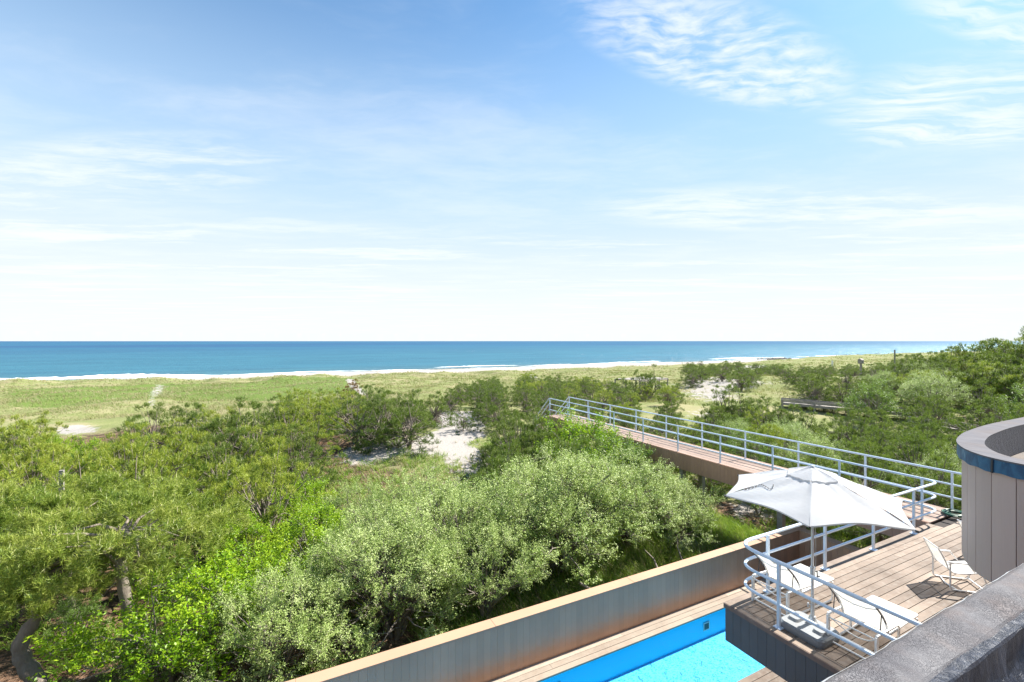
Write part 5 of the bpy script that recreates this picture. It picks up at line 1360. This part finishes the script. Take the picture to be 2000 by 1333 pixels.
INFO = {
 'P': ('pine_shrub', 'pine', 'yellow-green pine'),
 'D': ('pine_shrub', 'pine', 'dark green pine'),
 'C': ('cedar_shrub', 'cedar', 'dark feathery cedar'),
 'S': ('olive_shrub', 'shrub', 'silvery grey-green shrub'),
 'B': ('bayberry_bush', 'bush', 'bright yellow-green bush'),
 'G': ('green_shrub', 'shrub', 'mid green shrub')}
WHERE = {
 'bright': ('between left pines and silvery shrubs', 'bright bushes between pines and silvery shrubs'),
 'bright2': ('under the pines at lower left beside the silvery shrubs', 'bright bushes at lower left'),
 'bright3': ('among the far left pines', 'bright bushes among the left pines'),
 'olive': ('in thicket behind tan pool wall', 'silvery shrubs behind the pool wall'),
 'olive2': ('between pool wall and walkway', 'silvery shrubs between pool wall and walkway'),
 'pineleft': ('in the broad left thicket', 'pines of the left thicket'),
 'pineclear': ('beyond the sandy clearing', 'pines beyond the sandy clearing'),
 'pinewalk': ('between sandy clearing and walkway stairs', 'pines beside the walkway stairs'),
 'band': ('in scrub beyond the walkway', 'pines beyond the walkway'),
 'cedar': ('between walkway and curved roof', 'cedars beyond the walkway'),
 'mix': ('right behind far walkway railing', 'scrub behind the far railing'),
 'lowright': ('just outside the far deck railing', 'low shrubs outside the far railing'),
 'bushes': ('on the open sandy hummock', 'pines on the hummock'),
 'bushes2': ('at foot of the sandy hummock', 'pines at the foot of the hummock'),
 'farline': ('in distant line near beach grass', 'distant line of scrub'),
 'rightfield': ('below the right-hand pine hill', 'scrub at the far right'),
 'hill': ('on the right-hand rise', 'trees on the right-hand rise')}


used = set()
FAR = {'P': 'D'}
def place(sp, k, u, v, h, rz, name, label, cat, group=None, wide=1.0, f=.88):
    key = (sp, k % len(VAR[sp])); src = VAR[sp][key[1]]
    if key in used: o = copy_tree(src)
    else: o = src; used.add(key)
    o.name = name
    s_ = h / BASEH[sp] * f
    o.location = (u, v, float(terrain(u, v)) - .05); o.rotation_euler = (0, 0, rz); o.scale = (s_ * wide, s_ * wide, s_)
    tag(o, label, cat, group)
    return o

ORD = ['', 'second', 'third', 'fourth', 'fifth', 'sixth', 'seventh', 'eighth', 'ninth', 'tenth', 'eleventh', 'twelfth', 'thirteenth', 'fourteenth', 'fifteenth', 'sixteenth', 'seventeenth', 'eighteenth']
items = []
for (u, v, s_, h, reg, rz, k) in PLANTS:
    D_ = u * sy + v * cy
    if s_ == 'P' and reg != 'pineleft' and (k % 4 or reg in ('pinewalk', 'pineclear', 'farline', 'bushes', 'bushes2', 'hill')): s_ = 'D'
    if s_ == 'P' and reg == 'pineleft' and k % 5 < (2 if D_ > 22 else 1): s_ = 'D'
    if s_ == 'P' and reg == 'pineleft' and u > 5 and v > 22: s_ = 'D'
    if s_ == 'S' and reg == 'olive' and k % 6 == 0: s_ = 'G'
    if s_ == 'S' and reg == 'lowright': k = 3 + 5 * (k // 5)
    items.append([u, v, s_, h, reg, rz, k, D_, (u * cy - v * sy) / D_])
# labels: rows counted from the house outwards, then from left to right within the row
for reg in sorted(set(i_[4] for i_ in items)):
    for sp in sorted(set(i_[2] for i_ in items if i_[4] == reg)):
        grp_items = sorted([i_ for i_ in items if i_[4] == reg and i_[2] == sp], key=lambda q: q[7])
        n = len(grp_items); rows_n = max(1, round(n / 6)) if n > 4 else 1
        per = math.ceil(n / rows_n)
        nm, cat, desc = INFO[sp]; wh, grp = WHERE[reg]
        for r_i in range(rows_n):
            row = sorted(grp_items[r_i * per:(r_i + 1) * per], key=lambda q: q[8])
            for c_i, q in enumerate(row):
                pos_ = ('leftmost' if c_i == 0 else 'rightmost' if c_i == len(row) - 1 else ORD[c_i] + ' from left') if len(row) > 1 else 'only one'
                rw = ('' if rows_n == 1 else ' in the nearest row' if r_i == 0 else ' in the farthest row' if r_i == rows_n - 1 else ' in the %s row' % ORD[r_i])
                q.append('%s %s, %s%s' % (desc, wh, pos_, rw))
for (u, v, s_, h, reg, rz, k, D_, rx_, lab) in items:
    nm, cat, desc = INFO[s_]; wh, grp = WHERE[reg]
    if reg == 'hill': nm = 'pine_tree' if s_ in 'PD' else nm
    place(s_, k, u, v, h, rz, nm, lab, cat, desc + ', ' + grp, 1.0 + .012 * max(0, min(D_, 60) - 30))

for sp, k, u, v, h, rz, name, label, cat in SPECIAL:
    place(sp, k, u, v, h, rz, name, label, cat, None, 1.15 if h > 2 else 1.0, 1.0)

# the three pines whose bare trunks show at the lower left
def hero(seed, H, R, z0, u, v, trunk, r0, label):
    rng = np.random.default_rng(seed)
    r = make_pine('P', seed, H, R, 'needle_near', clumps_n=62, tuf=24, per=30, nl=.15, nw=.011, z0=z0, stem_h=.2, trunk_r=.05, multi=1)
    for c_ in [q for q in COL.objects if q.parent == r and q.name.startswith('trunk')]: bpy.data.objects.remove(c_)
    mbb = MB(); pts_ = [Vector(p) for p in trunk]
    sm = smooth_path(pts_, 5); n_ = len(sm)
    mbb.tube(sm, [r0 * (1.15 - .55 * i / n_) * (1 + .10 * math.sin(i * 1.9 + seed) + .05 * math.sin(i * 4.3)) for i in range(n_)], 12)
    cl_ = crown_clumps(np.random.default_rng(seed), R, H, z0, 62, lump=.34)
    rr_ = random.Random(seed)
    for j in range(0, len(cl_), 2):
        c_ = Vector(cl_[j])
        if c_.z < z0 + .42 * (H - z0): continue
        c_ = c_.lerp(Vector((0, 0, z0)), .15); s0 = sm[rr_.randrange(int(n_ * .72), n_)]
        mid = s0.lerp(c_, .5) + Vector((rr_.uniform(-.12, .12), rr_.uniform(-.12, .12), rr_.uniform(0, .2)))
        mbb.tube([s0, s0.lerp(mid, .5), mid, c_], [r0 * .38, r0 * .3, r0 * .22, .012], 7)
    mbb.build('trunk', M['bark'], r)
    r.name = 'pine_tree'; r.location = (u, v, float(terrain(u, v)) - .1); r.rotation_euler = (0, 0, 2.5 if seed == 302 else 0); tag(r, label, 'pine')
hero(301, 3.2, 1.25, 1.9, -4.75, 13.0, [(.35, -.3, -.2), (.22, -.15, .3), (-.05, 0, .75), (-.12, .05, 1.15), (.1, .1, 1.6), (.25, .1, 2.1), (.2, .1, 2.6)], .15, 'near pine with a thick pale trunk bent like an S in the lower left corner')
hero(302, 4.0, 1.9, 2.25, -3.05, 12.9, [(-.1, 0, -.2), (-.08, 0, .6), (.02, 0, 1.3), (.12, .05, 2.0), (.14, .1, 2.7), (.1, .1, 3.2)], .13, 'near pine with a straight dark trunk rising left of the bright green bush')
hero(303, 3.7, 1.7, 2.1, -4.9, 15.6, [(0, 0, -.2), (.03, 0, .7), (-.04, 0, 1.5), (.02, 0, 2.2), (.1, .1, 2.9)], .075, 'pine with a thin pale trunk between the bent trunk and the straight dark trunk')
hero(304, 3.9, 1.8, 2.2, -6.4, 14.3, [(.1, 0, -.2), (0, 0, .8), (-.1, 0, 1.6), (0, 0, 2.4), (.1, 0, 3.0)], .10, 'pine cut by the left picture edge above the bent trunk')

for k_, lst in VAR.items():
    for i, o in enumerate(lst):
        if (k_, i) not in used:
            for c_ in [q for q in COL.objects if q.parent == o]: bpy.data.objects.remove(c_)
            bpy.data.objects.remove(o)

# ---------------------------------------------------------------- far things
def rocks(name, cx, cy_, n, L_, W_, label):
    rr_ = random.Random(5); mbb = MB()
    bm = bmesh.new()
    for i in range(n):
        x = rr_.uniform(-L_, L_); y = rr_.gauss(0, W_ * .5); s_ = rr_.uniform(.5, 1.3)
        ret = bmesh.ops.create_icosphere(bm, subdivisions=1, radius=s_)
        for q in ret['verts']:
            q.co = Vector((q.co.x * 1.4, q.co.y, q.co.z * .8)) + Vector((rr_.uniform(-.2, .2), rr_.uniform(-.2, .2), rr_.uniform(-.15, .15))) + Vector((x, y, .15))
    me = bpy.data.meshes.new(name); bm.to_mesh(me); bm.free(); me.materials.append(M['rock'])
    o = link(name, me); o.location = (cx, cy_, SEA); tag(o, label, 'rock jetty'); return o
rocks('rock_jetty', 284, 184.5, 90, 13, 5, 'low dark pile of rocks at the water edge in the distance')

def boardwalk_far(name, p0, p1, z0, z1, wd, label, rails=True, h=.28):
    a = Vector((*p0, z0)); b = Vector((*p1, z1)); L_ = (b - a).length; d = (b - a).normalized(); n_ = Vector((-d.y, d.x, 0)).normalized()
    r = empty(name, tuple(a)); inv = tuple(a)
    k = int(L_ / .16); mbb = MB()
    for i in range(k):
        c_ = a + d * (i + .5) * .16; mbb.bar(c_ - n_ * wd / 2, c_ + n_ * wd / 2, .145, .04)
    child(mbb, 'walkway_boards', M['greywood'], r, inv)
    for s_ in (-1, 1):
        mbb = MB(); e = n_ * s_ * wd / 2
        mbb.bar(a + e + Vector((0, 0, -.10)), b + e + Vector((0, 0, -.10)), .05, .2)
        child(mbb, 'edge_beam', M['greywood'], r, inv)
        if rails:
            for hh in (h, h * .5):
                mbb = MB(); mbb.bar(a + e + Vector((0, 0, hh)), b + e + Vector((0, 0, hh)), .05, .12); child(mbb, 'rail', M['greywood'], r, inv)
    m_ = max(2, int(L_ / 2.4)) + 1
    for i in range(m_):
        c_ = a + d * L_ * i / (m_ - 1)
        for s_ in (-1, 1):
            q = c_ + n_ * s_ * wd / 2; zg = float(terrain(q.x, q.y)); mbb = MB()
            mbb.box(q.x - .06, q.x + .06, q.y - .06, q.y + .06, zg - .2, q.z + (h if rails else 0)); child(mbb, 'post', M['greywood'], r, inv)
    tag(r, label, 'boardwalk'); return r
def gp_(x, y, h=0): return solve_px(x, y, h / .86)
for name, (xa, ya, ha), (xb, yb, hb), wd, label, rails in FARWALKS:
    A_, B_ = WALKPTS[name + str(xa)]
    boardwalk_far(name, A_, B_, float(terrain(*A_)) + ha, float(terrain(*B_)) + hb, wd, label, rails)

def make_post(name, p, h, w, mat, label, cat, arm=False, box=False):
    r = empty(name, (p[0], p[1], float(terrain(*p)) - .1))
    mb = MB(); mb.box(-w / 2, w / 2, -w / 2, w / 2, 0, h); mb.build('post', mat, r)
    if arm: mb = MB(); mb.box(-.7, .7, -.03, .03, h * .35, h * .35 + .08); mb.box(-.25, .25, -.03, .03, h * .8, h * .8 + .06); mb.build('cross_arm', mat, r)
    if box:
        mb = MB(); mb.box(-.28, .28, -.25, .25, h, h + .5); mb.add([(-.34, -.3, h + .5), (.34, -.3, h + .5), (.34, .3, h + .5), (-.34, .3, h + .5), (-.34, 0, h + .75), (.34, 0, h + .75)], [(0, 1, 5, 4), (2, 3, 4, 5), (0, 4, 3), (1, 2, 5)]); mb.build('nest_box', mat, r)
        mb = MB(); mb.tube([(0, -.252, h + .25), (0, -.256, h + .25)], .07, 10); mb.build('opening', M['gap'], r)
    tag(r, label, cat)
POSTP = WALKPTS
make_post('marker_pole', POSTP['pole'], 4.2, .12, M['greywood'], 'thin bare pole with a cross arm standing on the grass crest near the sea', 'pole', arm=True)
make_post('nest_box_post', POSTP['box'], 2.2, .2, M['greywood'], 'grey box on a post in the dune grass at the right', 'nest box', box=True)
make_post('marker_post', POSTP['white'], 1.9, .35, M['greypaint'], 'short white post in the dune grass left of the grey box', 'post')
make_post('weathered_stake', POSTP['stake'], 3.35, .11, M['greywood'], 'weathered wooden stake poking out of the pines at the far left', 'stake')
# ---------------------------------------------------------------- grasses
def grass_mesh(name, rng, pos, hgt, nblades, width, mat, lean=.35, wind=(-.25, .1)):
    n = len(pos)
    base = pos[:, None, :] + rng.normal(0, 1, (n, nblades, 3)) * np.array([.10, .10, 0]) * (hgt[:, None, None] / .5)
    d = rng.normal(0, lean, (n, nblades, 3)); d[..., 2] = 1; d[..., 0] += wind[0]; d[..., 1] += wind[1]
    h = hgt[:, None, None] * rng.uniform(.5, 1.15, (n, nblades, 1))
    mid = base + d * h * .6; tip = mid + (d * np.array([1.7, 1.7, .55])) * h * .5
    a = rng.uniform(0, 6.28, (n, nblades)); w = (width[:, None] if isinstance(width, np.ndarray) else width) * rng.uniform(.6, 1.2, (n, nblades))
    sd_ = np.stack([np.cos(a) * w, np.sin(a) * w, np.zeros_like(a)], -1)
    V = np.stack([base - sd_, base + sd_, mid + sd_ * .8, tip, mid - sd_ * .8], 2).reshape(-1, 3)
    k = np.arange(n * nblades)[:, None] * 5
    T = np.concatenate([k + np.array([[0, 1, 2]]), k + np.array([[0, 2, 4]]), k + np.array([[4, 2, 3]])], 0)
    return link(name, quick_mesh(name, V, T, M[mat]))

rng = np.random.default_rng(77)
N = 75000
rx = rng.uniform(-1.22, 1.05, N); D = np.exp(rng.uniform(math.log(44), math.log(330), N))
X_ = rx * D; u_ = X_ * cy + D * sy; v_ = -X_ * sy + D * cy
cv_ = cover(u_, v_)
ok = (v_ > 24) & (v_ < 157) & (rng.uniform(0, 1, N) > cv_[:, 0] * 1.25) & ~((v_ < 40) & (u_ < 30))
u_, v_, D = u_[ok], v_[ok], D[ok]
pos = np.stack([u_, v_, terrain(u_, v_) - .03], 1)
n1 = .5 + .5 * np.sin(u_ * .23 + 2 * np.sin(v_ * .15)) * np.sin(v_ * .19 + 1.5 * np.sin(u_ * .11))
hg = rng.uniform(.32, .66, len(u_)) * (.5 + .85 * n1 ** 1.5)
half = rng.uniform(0, 1, len(u_)) < .64
tag(grass_mesh('dune_grass', rng, pos[half], hg[half], 6, .010 * D[half] / 45, 'dunegrass'), kind='stuff')
tag(grass_mesh('dry_dune_grass', rng, pos[~half], hg[~half] * .9, 6, .010 * D[~half] / 45, 'straw'), kind='stuff')

def scatter(n, u0, u1, v0, v1, keep=None):
    u_ = rng.uniform(u0, u1, n); v_ = rng.uniform(v0, v1, n)
    k = np.ones(n, bool) if keep is None else keep(u_, v_)
    k &= ~((u_ < 14.62) & (v_ < 8.72)) & ~((u_ < 16.5) & (v_ < 8.72) & (u_ > 14))
    u_, v_ = u_[k], v_[k]
    return np.stack([u_, v_, terrain(u_, v_) - .02], 1)
def nosand(u_, v_): return rng.uniform(0, 1, len(u_)) > cover(u_, v_)[:, 0] * 1.2
p_ = scatter(9000, 3, 16, 8.7, 13.5, lambda a, b: nosand(a, b) & (np.sin(a * 1.3) * np.sin(b * 1.7) > -.75))
tag(grass_mesh('lush_grass', rng, p_, rng.uniform(.25, .6, len(p_)), 9, .006, 'lushgrass', .3), kind='stuff')
p_ = scatter(1600, 3, 15, 8.7, 12.5, nosand)
tag(grass_mesh('seed_heads', rng, p_, rng.uniform(.5, .8, len(p_)), 3, .007, 'straw', .15), kind='stuff')
p_ = scatter(9000, 10, 30, 4, 24, lambda a, b: nosand(a, b) & (np.sin(a * .9 + 1) * np.sin(b * 1.1) > -.2))
tag(grass_mesh('undergrowth', rng, p_, rng.uniform(.2, .5, len(p_)), 7, .010, 'lushgrass', .5), kind='stuff')
p_ = scatter(5000, -12, 4, 8.7, 16, lambda a, b: (np.sin(a * 1.5 + 1) * np.sin(b * 1.9) > .15))
tag(grass_mesh('undergrowth', rng, p_, rng.uniform(.15, .4, len(p_)), 7, .012, 'lushgrass', .6), kind='stuff')
p_ = scatter(260, -6.5, -3.2, 9.0, 10.2)
tag(grass_mesh('dry_grass', rng, p_, rng.uniform(.6, 1.1, len(p_)), 8, .007, 'straw', .3), kind='stuff')

p_ = scatter(5200, -2, 16, 14, 27, lambda a, b: nosand(a, b))
tag(grass_mesh('undergrowth', rng, p_, rng.uniform(.2, .45, len(p_)), 7, .012, 'lushgrass', .5), kind='stuff')
p_ = scatter(1500, 2, 16, 14, 27, lambda a, b: rng.uniform(0, 1, len(a)) > cover(a, b)[:, 0] * .93)
tag(grass_mesh('dry_grass', rng, p_, rng.uniform(.15, .4, len(p_)), 8, .010, 'straw', .5), kind='stuff')
# a fallen limb lying in the grass behind the pool wall
mb = MB(); b0_ = Vector((9.1, 9.3, 0))
pts = [(0, 0, .05), (.35, .25, .28), (.8, .4, .42), (1.3, .35, .40), (1.8, .45, .5), (2.3, .35, .45)]
mb.tube(smooth_path(pts, 4), [.07 - .0022 * i for i in range(21)], 8)
mb.tube([pts[2], (.9, .8, .75), (.8, 1.1, .95)], [.04, .028, .01], 6); mb.tube([pts[4], (1.9, .8, .9), (2.1, 1.0, 1.2)], [.03, .02, .008], 6); mb.tube([pts[1], (.1, .5, .4), (-.3, .6, .62)], [.04, .03, .01], 6)
o = mb.build('fallen_branch', M['bark']); o.location = (9.1, 9.4, float(terrain(9.1, 9.4))); tag(o, 'dark bent branch lying in the bright grass just behind the pool wall', 'branch')
mb = MB(); pts = [(0, 0, 0), (.3, -.25, .2), (.7, -.5, .5), (1.2, -.75, .85)]
mb.tube(smooth_path([(-p[0], -p[1], p[2]) for p in pts], 4), [.075 - .003 * i for i in range(13)], 8)
o = mb.build('leaning_trunk', M['bark']); o.location = (8.3, 9.2, float(terrain(8.3, 9.2))); tag(o, 'pale bare trunk leaning left out of the grass behind the pool wall', 'trunk')
